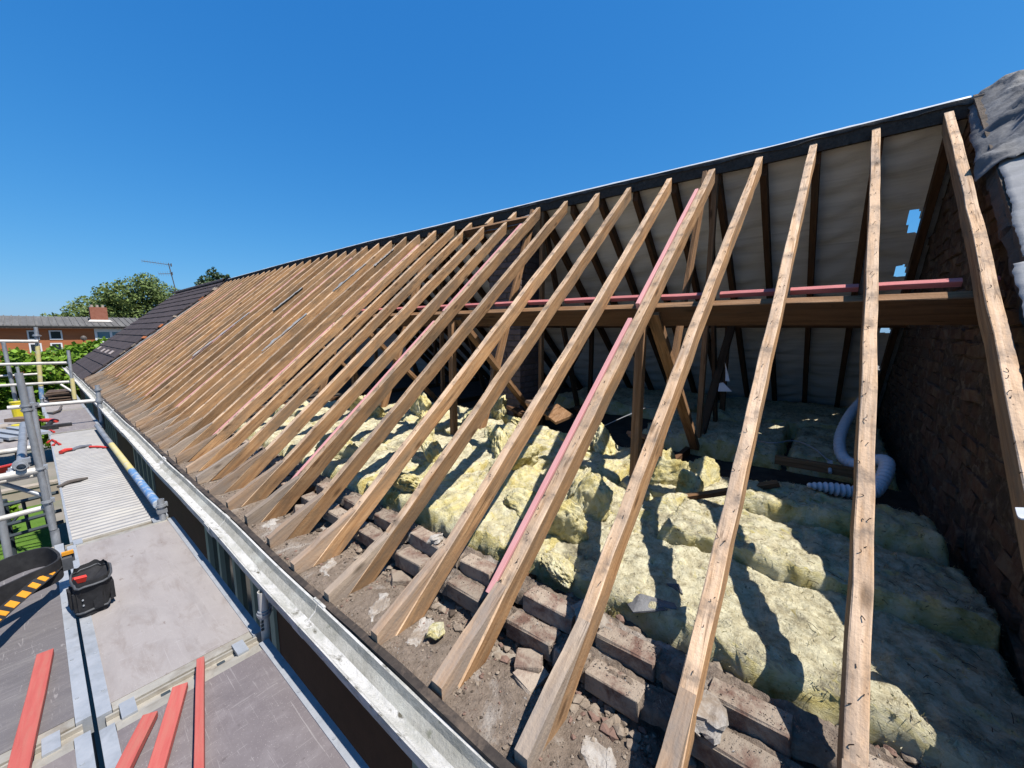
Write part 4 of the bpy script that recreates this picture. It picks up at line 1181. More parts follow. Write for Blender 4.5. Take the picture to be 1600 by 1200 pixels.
def quilt(x0, x1, y0, y1, z0, h, seed, label, res=.0125, dust=.0, lump=1.0, skew=0.0, cat='insulation', edge=.06):
    h *= .74; lump *= .95
    nx = max(6, int((x1 - x0) / res)); ny = max(6, int((y1 - y0) / res))
    verts = []
    for i in range(nx + 1):
        u = i / nx
        # concentrate samples at the borders so that the sides stand up
        uu = .5 - .5 * math.cos(math.pi * u); uu = .55 * u + .45 * uu
        for j in range(ny + 1):
            v = j / ny
            vv = .5 - .5 * math.cos(math.pi * v); vv = .75 * v + .25 * vv
            x = x0 + (x1 - x0) * uu; y = y0 + (y1 - y0) * vv
            dx = min(uu, 1 - uu) * (x1 - x0); dy = min(vv, 1 - vv) * (y1 - y0)
            q = Vector((x * 1.0 + seed * 5.1, y + seed * 2.3, seed))
            e1 = edge * (1 + .5 * noise.noise(q * 5))
            fx = min(dx / e1, 1); fy = min(dy / e1, 1)
            f = (1 - (1 - fx) ** 3) ** .5 * (1 - (1 - fy) ** 3) ** .5
            n1 = noise.noise(Vector((q.x * 3.2, q.y * 1.6, q.z))); n2 = noise.noise(q * 5.5 + Vector((0, 0, 7)))
            rid = 1 - abs(noise.noise(q * 4.2 + Vector((3, 0, 2)))) * 2
            pit = noise.noise(q * 3.3 + Vector((5, 1, 0)))
            hh = h * (1 + .20 * lump * n1 + .13 * lump * n2 + .09 * lump * max(0, rid) - .40 * max(0, lump - .6) * max(0, min(1, (pit - .25) * 5)) + .05 * lump * (1 - 2 * abs(noise.noise(q * 11))) + 0.045 * (1 - 3 * abs(noise.noise(q * 8.5 + Vector((2, 0, 6)))))+ .045 * noise.noise(q * 26 + Vector((0, 0, 3))))
            z = z0 + f * hh
            t1 = turb(q + Vector((0, 0, z * 1.0)), 7); t2 = turb(q + Vector((0, 0, z)), 19); t3 = turb(q + Vector((0, 0, z)), 52)
            d = t1 * .024 * lump + t2 * .013 + t3 * .007
            s = .35 + .65 * f
            verts.append((x + d.x + skew * (y - y0) + (.035 * noise.noise(q * 2.3 + Vector((9, 0, 0))) + .018 * noise.noise(q * 9 + Vector((9, 0, 0)))) * (1 if (uu < .03 or uu > .97) else .5), y + d.y, z + d.z * s))
    w = ny + 1
    faces = [(i * w + j, (i + 1) * w + j, (i + 1) * w + j + 1, i * w + j + 1) for i in range(nx) for j in range(ny)]
    o = meshobj('insulation_quilt', verts, faces, 'wool', None, None, None, True, origin=((x0 + x1) / 2, (y0 + y1) / 2, z0))
    for vx, vy, vz in verts:
        kq = (int(vx / .02), int(vy / .02))
        if vz > TOPZ.get(kq, -9): TOPZ[kq] = vz
    o.color = (1.0 + dust, 1, 1, 1)
    fibres(o, int(9000 * (x1 - x0) * (y1 - y0) * (1 if y1 < 2.2 else .45)), seed)
    return tagp(o, label, cat)

Q = quilt
Q(1.36, 1.97, -.56, 1.02, -1.2, .19, 1, 'long dusty front quilt nearest the party wall, crossed by two rafter shadows', dust=.10, lump=.75)
Q(1.34, 1.94, .93, 2.45, -1.2, .21, 4, 'palest sunlit front quilt, running left from the first pink batten', dust=-.13, lump=.95)
Q(1.34, 1.93, 2.42, 3.75, -1.2, .20, 5, 'front row quilt around the second pink batten', dust=.02, lump=.95, res=.018)
Q(1.34, 1.95, 3.72, 5.3, -1.2, .19, 7, 'front row quilt half hidden behind the crowded rafters', dust=.06, lump=1.0, res=.026)
Q(1.93, 2.37, -.54, .60, -1.2, .285, 8, 'second row quilt at the right with a brownish yellow cut edge', dust=.06, lump=.6, edge=.03)
Q(1.86, 2.52, .58, 2.05, -1.2, .205, 10, 'crumpled second row quilt with dark hollows', dust=-.02, lump=1.55)
Q(1.88, 2.60, 2.0, 3.2, -1.2, .2, 12, 'second row quilt around the second truss post', dust=.04, lump=1.1, res=.018)
Q(1.90, 2.7, 3.15, 4.6, -1.2, .2, 13, 'second row quilt past the second truss', dust=.06, lump=1.1, res=.024)
Q(2.38, 2.70, -.50, .40, -1.2, .40, 14, 'rolled yellow quilt strip lying across the shade, its cut end towards the wall', dust=-.05, lump=.4, edge=.1)
Q(2.70, 3.18, -.5, .3, -1.2, .2, 15, 'grey dusty quilt in front of the white duct', dust=.16, lump=.7)
Q(2.48, 3.15, .40, 1.1, -1.2, .18, 16, 'dusty quilt behind the short dark batten', dust=.1, lump=1.0)
Q(2.55, 3.35, 1.08, 2.2, -1.2, .2, 17, 'lumpy quilt around the first truss post', dust=-.02, lump=1.5, res=.016)
Q(2.58, 3.45, 2.15, 3.1, -1.2, .2, 18, 'lumpy quilt before the chimney', dust=.04, lump=1.3, res=.018)
Q(2.68, 3.7, 3.2, 4.8, -1.2, .2, 19, 'quilt left of the chimney in the sun stripes', dust=.0, lump=1.2, res=.026)
Q(2.0, 2.75, 4.5, 6.0, -1.2, .2, 20, 'far quilt glimpsed low between the left rafters', dust=.05, lump=1.2, res=.032)
Q(3.95, 5.2, .25, 1.5, -1.2, .22, 21, 'shaded mossy looking quilt behind the first truss', dust=.12, lump=1.2, res=.03)
Q(4.0, 5.3, -.5, .2, -1.2, .2, 22, 'shaded quilt behind the white duct', dust=.05, lump=1.1, res=.03)
Q(5.3, 6.8, -.5, 1.2, -1.2, .24, 23, 'deep shaded quilt at the far eaves, right', dust=.1, lump=1.2, res=.05)
Q(5.2, 6.8, 1.3, 3.4, -1.2, .22, 24, 'deep shaded quilt at the far eaves, behind the king post', dust=.1, lump=1.2, res=.05)

# torn clumps of wool
def clump(x, y, z, s, seed, label, dust=-.15, sq=(1, .8, .65)):
    bm = bmesh.new(); bmesh.ops.create_icosphere(bm, subdivisions=5, radius=1)
    for v in bm.verts:
        p = v.co + Vector((seed * 3.1, seed * 1.7, 0))
        a = noise.noise(p * 1.2) * .4 + (1 - abs(noise.noise(p * 2.2)) * 2) * .13 + noise.noise(p * 6) * .13 + (1 - 2 * abs(noise.noise(p * 13))) * .06
        v.co = v.co * (1 + a) + noise.noise_vector(p * 9) * .05
        v.co = Vector((v.co.x * sq[0] * s, v.co.y * sq[1] * s, v.co.z * sq[2] * s))
    me = bpy.data.meshes.new('wool_clump'); bm.to_mesh(me); bm.free(); me.materials.append(M['wool'])
    me.polygons.foreach_set('use_smooth', [True] * len(me.polygons))
    o = bpy.data.objects.new('wool_clump', me)
    place(o, None, Matrix.Translation((x, y, topz(x, y) + s * .16)) @ Euler((seed, seed * .4, seed * 1.3)).to_matrix().to_4x4())
    o.color = (1 + dust, 1, 1, 1)
    fibres(o, 700, int(seed * 10))
    return tagp(o, label, 'insulation clump', 'torn wool clumps on the attic quilts')
CLUMP = ['pale wool tuft right of the first truss post, the biggest there', 'folded wool tuft farthest right behind the short dark batten', 'yellow wool tuft in front of the short dark batten',
         'wool tuft in the half shade behind the first truss post', 'bright wool tuft left of the first truss post', 'wool tuft in front of the reddish brick shard', 'dusty wool tuft before the tilted brown board',
         'dusty wool tuft midway between the first truss post and the chimney', 'wool tuft touching the pale board end before the chimney', 'bright wool tuft at the foot of the chimney corner', 'wool tuft just left of the chimney foot',
         'torn yellow tuft below the first pink batten', 'torn tuft in the dark hollow right of the first pink batten', 'grey flattened tuft behind the dark hollow', 'pale tuft left of the lower end of the first pink batten',
         'tuft lying in a sun stripe between the fifth and seventh rafters', 'tuft beside the foot of the second truss post, nearer side', 'grey tuft in front of the second truss post', 'dusty tuft beyond the second truss post',
         'large tuft behind the second truss, in sun stripes', 'large dusty tuft farthest left between the rafters', 'tuft on the front quilt before the second pink batten', 'tuft on the front quilt past the second pink batten', 'small tuft hanging over the upper bricks below the first pink batten']
for k, (x, y, z, s, dust) in enumerate(((2.72, .86, -.97, .13, -.2), (2.92, .62, -.98, .12, -.12), (2.62, .62, -1.0, .1, -.2), (3.25, 1.0, -.97, .12, -.1), (3.1, 1.45, -.95, .15, -.2), (2.95, 1.65, -.96, .12, -.2), (3.3, 1.8, -.98, .13, .0),
        (2.8, 2.35, -.95, .15, .0), (3.2, 2.5, -.96, .14, -.15), (3.45, 3.0, -.93, .16, -.18), (3.15, 3.15, -.95, .14, -.05), (1.62, .98, -.98, .12, -.2), (1.95, 1.0, -.97, .12, -.15), (2.1, 1.15, -.96, .1, .05), (1.75, 1.28, -.95, .12, -.2),
        (2.2, 1.75, -.95, .15, -.05), (2.45, 2.1, -.96, .14, -.1), (2.0, 2.45, -.96, .14, .0), (2.35, 3.0, -.97, .16, .0), (3.0, 3.9, -.95, .2, -.1), (2.6, 4.4, -.95, .2, .05), (1.5, 2.1, -.97, .13, -.15), (1.55, 3.2, -.98, .14, .03), (1.40, .86, -1.03, .08, -.1))):
    clump(x, y, z, s, k + 1.5, CLUMP[k], dust, (1.25, .95, .45))

# dark scraps and straw on the wool: one mass
mb = MB()
rs = random.Random(9)
for k in range(420):
    x = rs.uniform(1.35, 3.2); y = -.5 + rs.random() ** 1.3 * 4; z = topz(x, y) + rs.uniform(.0, .008)
    a = rs.random() * 6.28; L = rs.uniform(.01, .05)
    d = Vector((math.cos(a), math.sin(a), rs.uniform(-.3, .3))) * L
    p = Vector((x, y, z))
    mb.cur = 0 if rs.random() < .75 else 1
    mb.tube([p, p + d * .5 + Vector((0, 0, .004)), p + d], .0010, 3)
straw = mb.build('straw', ['nail', 'mortar'], None, kind='stuff', origin=(2.2, 1, -1)); 
tagp(straw, 'thin dark straw and wood splinters scattered over the insulation', 'straw')

# slate scrap, boards, debris on the insulation
def slab(name, pts, z, th, mat, label, cat, tilt=(0, 0)):
    c = Vector((sum(p[0] for p in pts) / len(pts), sum(p[1] for p in pts) / len(pts), z))
    mb = MB(); n = len(pts)
    zz = (lambda p: topz(p[0], p[1]) + .006) if name == 'slate_scrap' else (lambda p: z + (p[0] - c.x) * tilt[0] + (p[1] - c.y) * tilt[1])
    mb.add([(p[0], p[1], zz(p)) for p in pts] + [(p[0], p[1], zz(p) - th) for p in pts], [tuple(range(n)), tuple(range(2 * n - 1, n - 1, -1))] + [(k, n + k, n + (k + 1) % n, (k + 1) % n) for k in range(n)])
    return tagp(mb.build(name, mat, None, origin=tuple(c)), label, cat)
slab('slate_scrap', [(1.395, .545), (1.43, .50), (1.47, .38), (1.44, .36), (1.40, .41), (1.36, .50)], -1.035, .006, 'felt_dark', 'torn dark felt scrap on the front yellow quilt', 'felt scrap', (.25, 0))
slab('slate_scrap', [(1.56, .44), (1.60, .40), (1.55, .37)], -1.015, .006, 'felt_dark', 'small dark triangular scrap in the shadow on the front quilt', 'felt scrap', (.15, 0))
timber('batten', (2.42, .72, topz(2.42, .72) + .03), (2.62, .16, topz(2.62, .16) + .03), .05, .028, ['strut_wood', 'shaded_wood'], None, (0, 0, 1), seg=5)
tagp(bpy.data.objects['batten'], 'short dark batten lying across the quilts left of the second rafter', 'batten')
o = timber('floor_joist', (3.72, .26, -1.0), (3.72, -.26, -1.0), .05, .07, ['strut_wood', 'strut_wood'], None, (0, 0, 1), seg=4)
tagp(o, 'short sawn noggin lying in the shade beside the white duct', 'timber')
for k, (x, y, z, L, W_, a, t, mat, lab) in enumerate((
        (3.72, 2.55, -.86, .5, .28, .3, .25, 'tile_brown', 'broken brown board lying tilted before the chimney'),
        (3.55, 2.25, -.9, .34, .22, 1.1, -.3, 'strut_wood', 'short pale board end leaning in the debris before the chimney'),
        (3.95, 2.1, -.9, .6, .12, .5, .1, 'shaded_wood', 'dark plank lying behind the debris heap'),
        (3.5, 2.75, -.93, .26, .2, .2, .4, 'shaded_wood', 'dark offcut at the foot of the chimney'),
        (3.3, 1.2, -.92, .24, .2, .8, .35, 'rubble_b', 'reddish brick shard beside the first truss post'))):
    mb = MB(); mb.box((x, y, z), (L, W_, .03), Euler((t, t * .6, a)).to_matrix()); mb.box((x + .1, y + .08, z - .05), (L * .6, W_ * .5, .04), Euler((t * .5, -t, a + .6)).to_matrix())
    tagp(mb.build('board_scrap', mat, None, origin=(x, y, z)), lab, 'board')

# flexible duct
def spline(pts, n=12):
    out = []
    P = [Vector(p) for p in pts]
    P = [2 * P[0] - P[1]] + P + [2 * P[-1] - P[-2]]
    for i in range(1, len(P) - 2):
        for k in range(n):
            t = k / n
            out.append(.5 * ((2 * P[i]) + (-P[i - 1] + P[i + 1]) * t + (2 * P[i - 1] - 5 * P[i] + 4 * P[i + 1] - P[i + 2]) * t * t + (-P[i - 1] + 3 * P[i] - 3 * P[i + 1] + P[i + 2]) * t ** 3))
    out.append(P[-2]); return out
path = spline([(5.6, -.34, -.72), (5.0, -.22, -.82), (4.45, -.15, -.93), (4.05, -.16, -1.0), (3.82, -.24, -1.0), (3.78, -.34, -.93), (3.62, -.38, -.9), (3.38, -.345, -.95), (3.2, -.28, -1.0), (3.14, -.16, -1.0), (3.1, -.06, -.99), (3.06, .03, -.985)], 40)
dense = [path[0]]; step = .0045
for a, b in zip(path, path[1:]):
    while (b - dense[-1]).length > step:
        dense.append(dense[-1] + (b - dense[-1]).normalized() * step)
path = dense
rad = []
d = 0
for k, p in enumerate(path):
    if k: d += (p - path[k - 1]).length
    end = min(1, (len(path) - 1 - k) * step / .16)
    rest_ = (len(path) - 1 - k) * step
    phs = (0 if k == 0 else phs) + step * 2 * math.pi / (.03 if rest_ < .45 else .05 if rest_ < 1.3 else .08)
    rad.append((.036 + .0075 * math.sin(phs)) * (.25 + .75 * end ** .6))
mb = MB(); mb.tube(path, rad, 18)
o = mb.build('flexible_duct', 'duct', None, smooth=True, origin=(3.8, -.2, -1.05)); tagp(o, 'white ribbed flexible duct snaking through the shaded attic', 'duct')
mb = MB(); mb.tube(spline([(4.2, .55, -.98), (3.95, .42, -.96), (3.84, .28, -.93), (4.02, .16, -.93), (3.92, .03, -.94), (3.8, -.07, -.99)], 8), .006, 6)
mb.cur = 1
mb.box((3.76, -.085, -1.0), (.05, .03, .03)); mb.tube([(3.74, -.085, -1.01), (3.66, -.09, -1.05)], .012, 8)
o = mb.build('cable', ['cable', 'white_plastic'], None, smooth=False, origin=(3.9, .2, -1)); tagp(o, 'grey cable with a white connector hanging over the noggin by the duct', 'cable')
mb = MB(); mb.tube(spline([(3.3, 1.6, -.9), (3.5, 1.4, -.78), (3.7, 1.3, -.74), (3.85, 1.2, -.85), (3.8, 1.1, -.98)], 8), .004, 5)
o = mb.build('cable', 'cable', None, origin=(3.6, 1.3, -.9)); tagp(o, 'thin loop of wire arching behind the first truss post', 'cable')
mb = MB()
mb.grid(lambda u, v: (3.93 + .02 * math.sin(u * 3), .715 - .035 * u * v - .015 * u, -.28 - .17 * u), 8, 4, thick=(.003, 0, 0))
mb.grid(lambda u, v: (3.92 - .03 * u, .745 - (.03 + .08 * u) * v, -.475 - .07 * u + .01 * v), 6, 4, thick=(.003, 0, .002))
o = mb.build('plastic_sheet', 'white_plastic', None, origin=(3.93, .7, -.3)); tagp(o, 'torn white plastic tag hanging in the shade by the king post', 'plastic sheet')

# ================================================================== TILED ROOF AT THE FAR END
tr = thing('tiled_roof', (2.4, 18, 0), 'dark brown concrete tiled roof slope beyond the bare rafters', 'roof')
def tz(x): return KZ + TAN * (x - KX) + .06
TY0 = 14.62
mb = MB(); mb.prism([(.72, tz(.72) - .03), (4.05, tz(4.05) - .03), (4.05, tz(4.05) - .09), (.72, tz(.72) - .09)], TY0 + .06, 20.6)
mb.prism([(4.05, tz(4.05) - .03), (7.3, tz(.8) - .03), (7.3, tz(.8) - .09), (4.05, tz(4.05) - .09)], TY0 + .06, 21.4)
mb.build('roof_deck', 'felt_dark', tr)
ncr = 15; TW = .40
L_sl = (4.03 - .70) / ncr
bmx = bmesh.new()
tv = []
# one interlocking tile: local X up the slope, Y across, two shallow rolls
nY = 8
prof_y = [(-TW / 2 + .002 + (TW - .004) * k / nY, .012 * abs(math.sin(math.pi * k / nY * 2))) for k in range(nY + 1)]
TL = L_sl / CP + .06
vs = [(0, y, .028 + z) for y, z in prof_y] + [(TL, y, .004 + z) for y, z in prof_y] + [(0, y, 0) for y, z in prof_y] + [(TL, y, -.01) for y, z in prof_y]
m1 = nY + 1
fs = []
for k in range(nY):
    fs += [(k, k + 1, m1 + k + 1, m1 + k), (2 * m1 + k, 3 * m1 + k, 3 * m1 + k + 1, 2 * m1 + k + 1), (k, 2 * m1 + k, 2 * m1 + k + 1, k + 1)]
fs += [(0, m1, 3 * m1, 2 * m1), (nY, 2 * m1 + nY, 3 * m1 + nY, m1 + nY)]
tme = bpy.data.meshes.new('tile'); tme.from_pydata(vs, [], fs); tme.materials.append(M['tile']); tme.update()
rt = random.Random(2)
for c in range(ncr):
    x = .70 + c * L_sl
    yend = 20.35 + 1.0 * (c / ncr)
    yy = TY0 + rt.uniform(-.05, .05) + TW / 2
    while yy + TW / 2 < yend:
        o = bpy.data.objects.new('tile', tme)
        m = frame_from((x + rt.uniform(-.004, .004), yy, tz(x)), (CP, 0, SP), (-SP, 0, CP)) @ Euler((rt.uniform(-.008, .008), rt.uniform(-.006, .006), rt.uniform(-.006, .006))).to_matrix().to_4x4()
        place(o, tr, m); yy += TW
# four pale replacement tiles low on the slope
for k, (x, y) in enumerate(((1.42, 15.9), (1.42, 16.9), (1.42, 17.9), (1.46, 19.4))):
    mb = MB(); mb.box((x, y, tz(x) + .055), (.13, .34, .015), Matrix.Rotation(-PIT, 3, 'Y')); mb.build('pale_patch', 'tile_pale', tr)
nt_ = MB()
for k in range(20):
    y = TY0 + .02 + k * .34
    n = 8
    for s in range(n):
        a0 = math.pi * s / n; a1 = math.pi * (s + 1) / n
        P = lambda a, yy, e: (4.04 - (.12 + e) * math.cos(a), yy, tz(4.04) - .03 + (.1 + e) * math.sin(a))
        nt_.add([P(a0, y, 0), P(a1, y, 0), P(a1, y + .335, .008), P(a0, y + .335, .008)], [(0, 1, 2, 3)])
nt_.build('ridge_tile', 'tile', tr, kind='stuff')
# grey undercloak strip and slipped tile edges along the stripped verge
mb = MB(); mb.grid(lambda u, v: (.74 + 3.25 * u, TY0 - .26 + .32 * v + .03 * noise.noise(Vector((u * 14, v, 0))), tz(.74 + 3.25 * u) - .035 + .012 * noise.noise(Vector((u * 20, v * 3, 1)))), 60, 4, thick=(0, 0, -.004))
mb.build('undercloak', 'felt_grey', tr)
mb = MB()
for k in range(16):
    x = .78 + 3.1 * k / 16 + rt.uniform(-.05, .05)
    mb.cur = rt.choice((0, 1, 1, 2))
    mb.box((x, TY0 - .06 + rt.uniform(-.05, .03), tz(x) + rt.uniform(-.01, .03)), (rt.uniform(.05, .16), rt.uniform(.05, .12), .03), Euler((rt.uniform(-.3, .3), -PIT, rt.uniform(-.5, .5))).to_matrix())
mb.build('bedding_lump', ['rubble_a', 'tile', 'far_brick'], tr, kind='stuff')

# aerial on the ridge end
ae = thing('tv_aerial', (4.02, 21.1, 1.5), 'thin television aerial with two combs of rods at the far ridge end', 'aerial')
mb = MB(); mb.tube([(4.02, 21.1, 1.45), (3.86, 21.1, 2.72)], .016, 6); mb.build('mast', 'tool_dark', ae)
for z, nrod in ((2.66, 11), (2.32, 6)):
    mb = MB()
    a = Vector((3.88, 21.1, z)); dr = Vector((-.8, .1, .06)) if nrod > 8 else Vector((-.35, .05, -.05))
    mb.tube([a + Vector((.08, 0, 0)), a + dr], .012, 5)
    for k in range(nrod):
        p = a + dr * (k / (nrod - 1))
        L = .19 - .007 * k
        mb.tube([p + Vector((0, -L * .5, -L * .6)), p + Vector((0, L * .5, L * .6))], .0035, 4)
    mb.box(a + Vector((.06, 0, 0)), (.02, .12, .12))
    mb.build('antenna', 'tool_dark', ae)

# ================================================================== SCAFFOLD BOARDS
DZ = -1.5
def platform(x0, x1, y0, y1, ply, label, ribbed=False):
    t = thing('scaffold_platform' if not ribbed else 'steel_platform', ((x0 + x1) / 2, (y0 + y1) / 2, DZ - .06), label, 'scaffold board', 'scaffold platforms')
    rw_ = .042
    if not ribbed:
        mb = MB(); mb.b2(x0 + rw_, x1 - rw_, y0 + .05, y1 - .05, DZ - .014, DZ - .004); mb.build('plywood_panel', ply, t)
        for s in (0, 1):
            xa = x0 if s == 0 else x1 - rw_
            mb = MB(); mb.b2(xa, xa + rw_, y0, y1, DZ - .075, DZ); mb.build('side_rail', 'alu', t)
        # rivets
        mb = MB()
        for k in range(int((y1 - y0) / .3)):
            for xa in (x0 + .03, x1 - .03):
                mb.tube([(xa, y0 + .15 + k * .3, DZ), (xa, y0 + .15 + k * .3, DZ + .003)], .006, 6)
        mb.build('rivet', 'alu', t, kind='stuff')
    else:
        nr = 62; vs = []; fs = []
        P = []
        for k in range(nr):
            y = y0 + (y1 - y0) * k / nr; st = (y1 - y0) / nr
            P += [(y, DZ - .012), (y + st * .22, DZ), (y + st * .62, DZ), (y + st * .84, DZ - .012)]
        P.append((y1, DZ - .012))
        mb = MB()
        vs = [(x0, y, z) for y, z in P] + [(x1, y, z) for y, z in P]
        n = len(P)
        mb.add(vs, [(k, n + k, n + k + 1, k + 1) for k in range(n - 1)])
        mb.build('ribbed_panel', 'steel_deck', t)
        for xa in (x0 - .004, x1 - .01):
            mb = MB(); mb.b2(xa, xa + .014, y0, y1, DZ - .06, DZ + .002); mb.build('side_rail', 'alu', t)
    for yy, s in ((y0, 1), (y1, -1)):
        mb = MB()
        mb.b2(x0 + .044, x1 - .044, min(yy, yy + s * .05) + .001, max(yy, yy + s * .05) - .001, DZ - .04, DZ - .006)
        mb.build('end_cap', 'channel', t)
    return t
platform(.008, .585, -.35, 2.02, 'ply_purple', 'purple grey plywood platform at the bottom, nearest the gutter')
platform(.008, .585, 2.10, 4.03, 'ply_pale', 'pale beige plywood platform below the ribbed steel one')
platform(.03, .56, 4.09, 8.72, None, 'pale ribbed steel platform beside the blue and yellow tube', True)
platform(.02, .575, 8.78, 11.2, 'ply', 'small pale grey platform beyond the ribbed steel one')
platform(.0, .56, 11.26, 13.9, 'ply_pale', 'farthest platform carrying the stack of brown tiles')
platform(-.60, -.012, -.35, 2.05, 'ply', 'platform in the bottom left corner under the red plank')
platform(-.60, -.004, 2.13, 4.12, 'ply_dark', 'dark grey platform under the tool belt')
# transom channels under the joints
def transom(y, x0, x1, label):
    t = thing('transom', ((x0 + x1) / 2, y, DZ - .05), label, 'scaffold transom')
    mb = MB(); mb.b2(x0, x1, y - .034, y + .034, DZ - .05, DZ - .03); mb.b2(x0, x1, y - .036, y - .026, DZ - .029, DZ - .012); mb.b2(x0, x1, y + .026, y + .036, DZ - .029, DZ - .012); mb.build('channel', 'channel', t)
    for x in (x0 + .04, x1 - .10):
        mb = MB(); mb.b2(x, x + .045, y - .046, y + .046, DZ - .011, DZ + .004); mb.build('claw', 'alu', t)
    mb = MB()
    for x in (x0 + .16, x1 - .17): mb.b2(x, x + .03, y - .012, y + .012, DZ - .028, DZ - .026)
    mb.build('slot', 'dark_steel', t)
transom(2.06, .03, .555, 'steel transom with claws crossing below the red planks, right of the seam')
transom(2.09, -.62, -.03, 'steel transom across the bottom left, under the first red plank')
transom(4.06, .0, .56, 'steel transom at the near edge of the ribbed platform')
# red treated battens lying on the boards
def plank(p0, p1, w, d, z0, z1, label, seed):
    o = timber('red_batten', (p0[0], p0[1], z0), (p1[0], p1[1], z1), w, d, 'red_plank', None, (0, 0, 1), seg=8, jit=.0012, seed=seed)
    tagp(o, label, 'batten', 'red treated battens on the scaffold')
plank((-.35, .4), (-.108, 2.70), .052, .026, -1.47, -1.472, 'leftmost red batten, lying alone on the left platform', 1)
plank((-.45, .78), (.14, 1.925), .046, .026, -1.465, -1.47, 'shortest visible red batten, second from the left, slanting right', 2)
plank((-.3, .55), (.242, 1.985), .05, .026, -1.468, -1.466, 'broad red batten, third from the left, squarely cut', 3)
plank((-.03, .5), (.33, 2.07), .027, .042, -1.452, -1.452, 'narrow red batten standing on edge, rightmost of the four', 4)

# ------------------------------------------------ scaffold tubes
sf = thing('scaffold', (-.05, 4.2, GZ), 'tube scaffold with guard rails at the left, standing along the eaves', 'scaffold')
def stube(name, p0, p1, mat='galv', r=.0242, hollow=.86, n=16):
    mb = MB(); mb.tube([p0, p1], r, n, caps=False, hollow=hollow)
    o = mb.build(name, mat, sf); smooth_angle(o, 50); return o
def coupler(p, axis, parent, r=.032, L=.05):
    p = Vector(p); a = Vector(axis).normalized()
    mb = MB(); mb.tube([p - a * L / 2, p + a * L / 2], r, 14); mb.tube([p - a * L * .16, p + a * L * .16], r * 1.18, 14)
    q = a.orthogonal().normalized(); mb.box(p + q * r * 1.15, (.035, .035, .03)); mb.tube([p + q * r * 1.1, p + q * r * 1.9], .008, 6)
    o = mb.build('coupler', 'galv', parent); smooth_angle(o, 40); return o
# near standard, leaning a touch
sA = stube('standard', (-.04, 4.17, -1.4), (-.072, 4.16, -.277), 'galv', .0185)
for z in (-.50, -.53, -.945, -1.19): coupler((-.04 - (.032 * (z + 1.4) / 1.12), 4.168, z), (-.03, 0, 1), sA, .024, .024)
stube('standard', (-.032, 4.18, GZ), (-.035, 4.175, -1.405), 'galv', .0225)
sA2 = stube('standard', (-.03, 5.15, GZ), (-.045, 5.15, -.46), 'galv', .018)
coupler((-.045, 5.15, -.62), (0, 0, 1), sA2, .024, .04)
# guard tubes round the near standard
g1 = stube('guard_rail', (-1.2, 4.20, -.985), (-.06, 4.17, -.955), 'galv_pale')
stube('guard_rail', (-1.2, 4.28, -1.02), (-.06, 4.25, -1.005), 'galv_pale', .015)
stube('guard_rail', (-1.2, 4.22, -1.30), (-.06, 4.2, -1.235), 'galv_pale', .018)
l1 = stube('ledger', (-.128, 4.13, -.905), (-.13, 6.1, -.91), 'galv', .0245)
coupler((-.13, 4.2, -.905), (0, 1, 0), l1, .034, .05); coupler((-.17, 4.21, -.965), (1, 0, 0), g1, .034, .05)
for nm in ('coupler.004', 'coupler.005'):
    pass
stube('brace', (-.26, 4.3, -1.0), (-.045, 4.2, -1.16), 'galv', .014)
stube('standard', (-.285, 4.9, GZ), (-.29, 4.9, -1.08), 'galv', .0225)
# far part
sB = stube('standard', (.02, 12.9, -1.52), (.1, 12.9, .08), 'galv', .03)
mb = MB(); mb.tube([(.037, 12.9, -1.16), (.081, 12.9, -.31)], .036, 14); smooth_angle(mb.build('paint_band', 'tube_yellow', sB), 40)
mb = MB(); mb.tube([(.024, 12.9, -1.44), (.0365, 12.9, -1.17)], .037, 14); smooth_angle(mb.build('paint_band', 'tube_blue', sB), 40)
coupler((.09, 12.9, -.1), (.05, 0, 1), sB, .05, .05)
sC = stube('standard', (.455, 12.2, -1.52), (.47, 12.2, -.40), 'galv', .026)
mb = MB(); mb.tube([(.456, 12.2, -1.42), (.462, 12.2, -.98)], .034, 14); smooth_angle(mb.build('paint_band', 'tube_yellow', sC), 40)
stube('guard_rail', (-2.5, 12.95, -.14), (.1, 12.85, -.22), 'galv_pale', .032)
stube('guard_rail', (-2.5, 12.9, -.62), (.47, 12.3, -.66), 'galv_pale', .028)
stube('guard_rail', (-2.5, 12.9, -1.06), (.46, 12.3, -1.06), 'galv_pale', .028)
stube('guard_rail', (-2.5, 13.0, -.92), (.05, 12.9, -.9), 'galv_pale', .022)
stube('brace', (.3, 12.3, -1.1), (.46, 12.2, -1.28), 'galv_pale', .02)
stube('standard', (-.31, 12.6, -1.52), (-.34, 12.6, -.22), 'galv', .03)
stube('standard', (-.19, 12.4, -1.52), (-.22, 12.4, -.7), 'galv', .022)
sD = stube('standard', (.605, 9.25, -1.62), (.612, 9.25, -.88), 'galv', .03)
coupler((.609, 9.25, -1.14), (0, 0, 1), sD, .042, .06); coupler((.61, 9.25, -.96), (0, 0, 1), sD, .04, .04)
stube('guard_rail', (-.32, 9.36, -1.13), (.6, 9.3, -1.14), 'galv_pale', .03)
# short stubs at the gutter side
sE = stube('standard', (.588, 2.06, GZ), (.588, 2.06, -1.268), 'galv_pale', .0205)
coupler((.588, 2.06, -1.385), (0, 0, 1), sE, .027, .035)
mb = MB()
for k in range(3): mb.box((.57, 2.042, -1.415 - .02 * k), (.012, .006, .012))
mb.build('slot', 'dark_steel', sE)
sG = stube('standard', (.52, 4.03, -1.53), (.52, 4.03, -1.33), 'galv', .0215)
coupler((.52, 4.03, -1.385), (0, 0, 1), sG, .029, .03)
mb = MB(); mb.box((.52, 4.03, -1.425), (.06, .05, .03)); mb.box((.52, 4.03, -1.47), (.03, .03, .05)); mb.build('wedge', 'galv', sG)
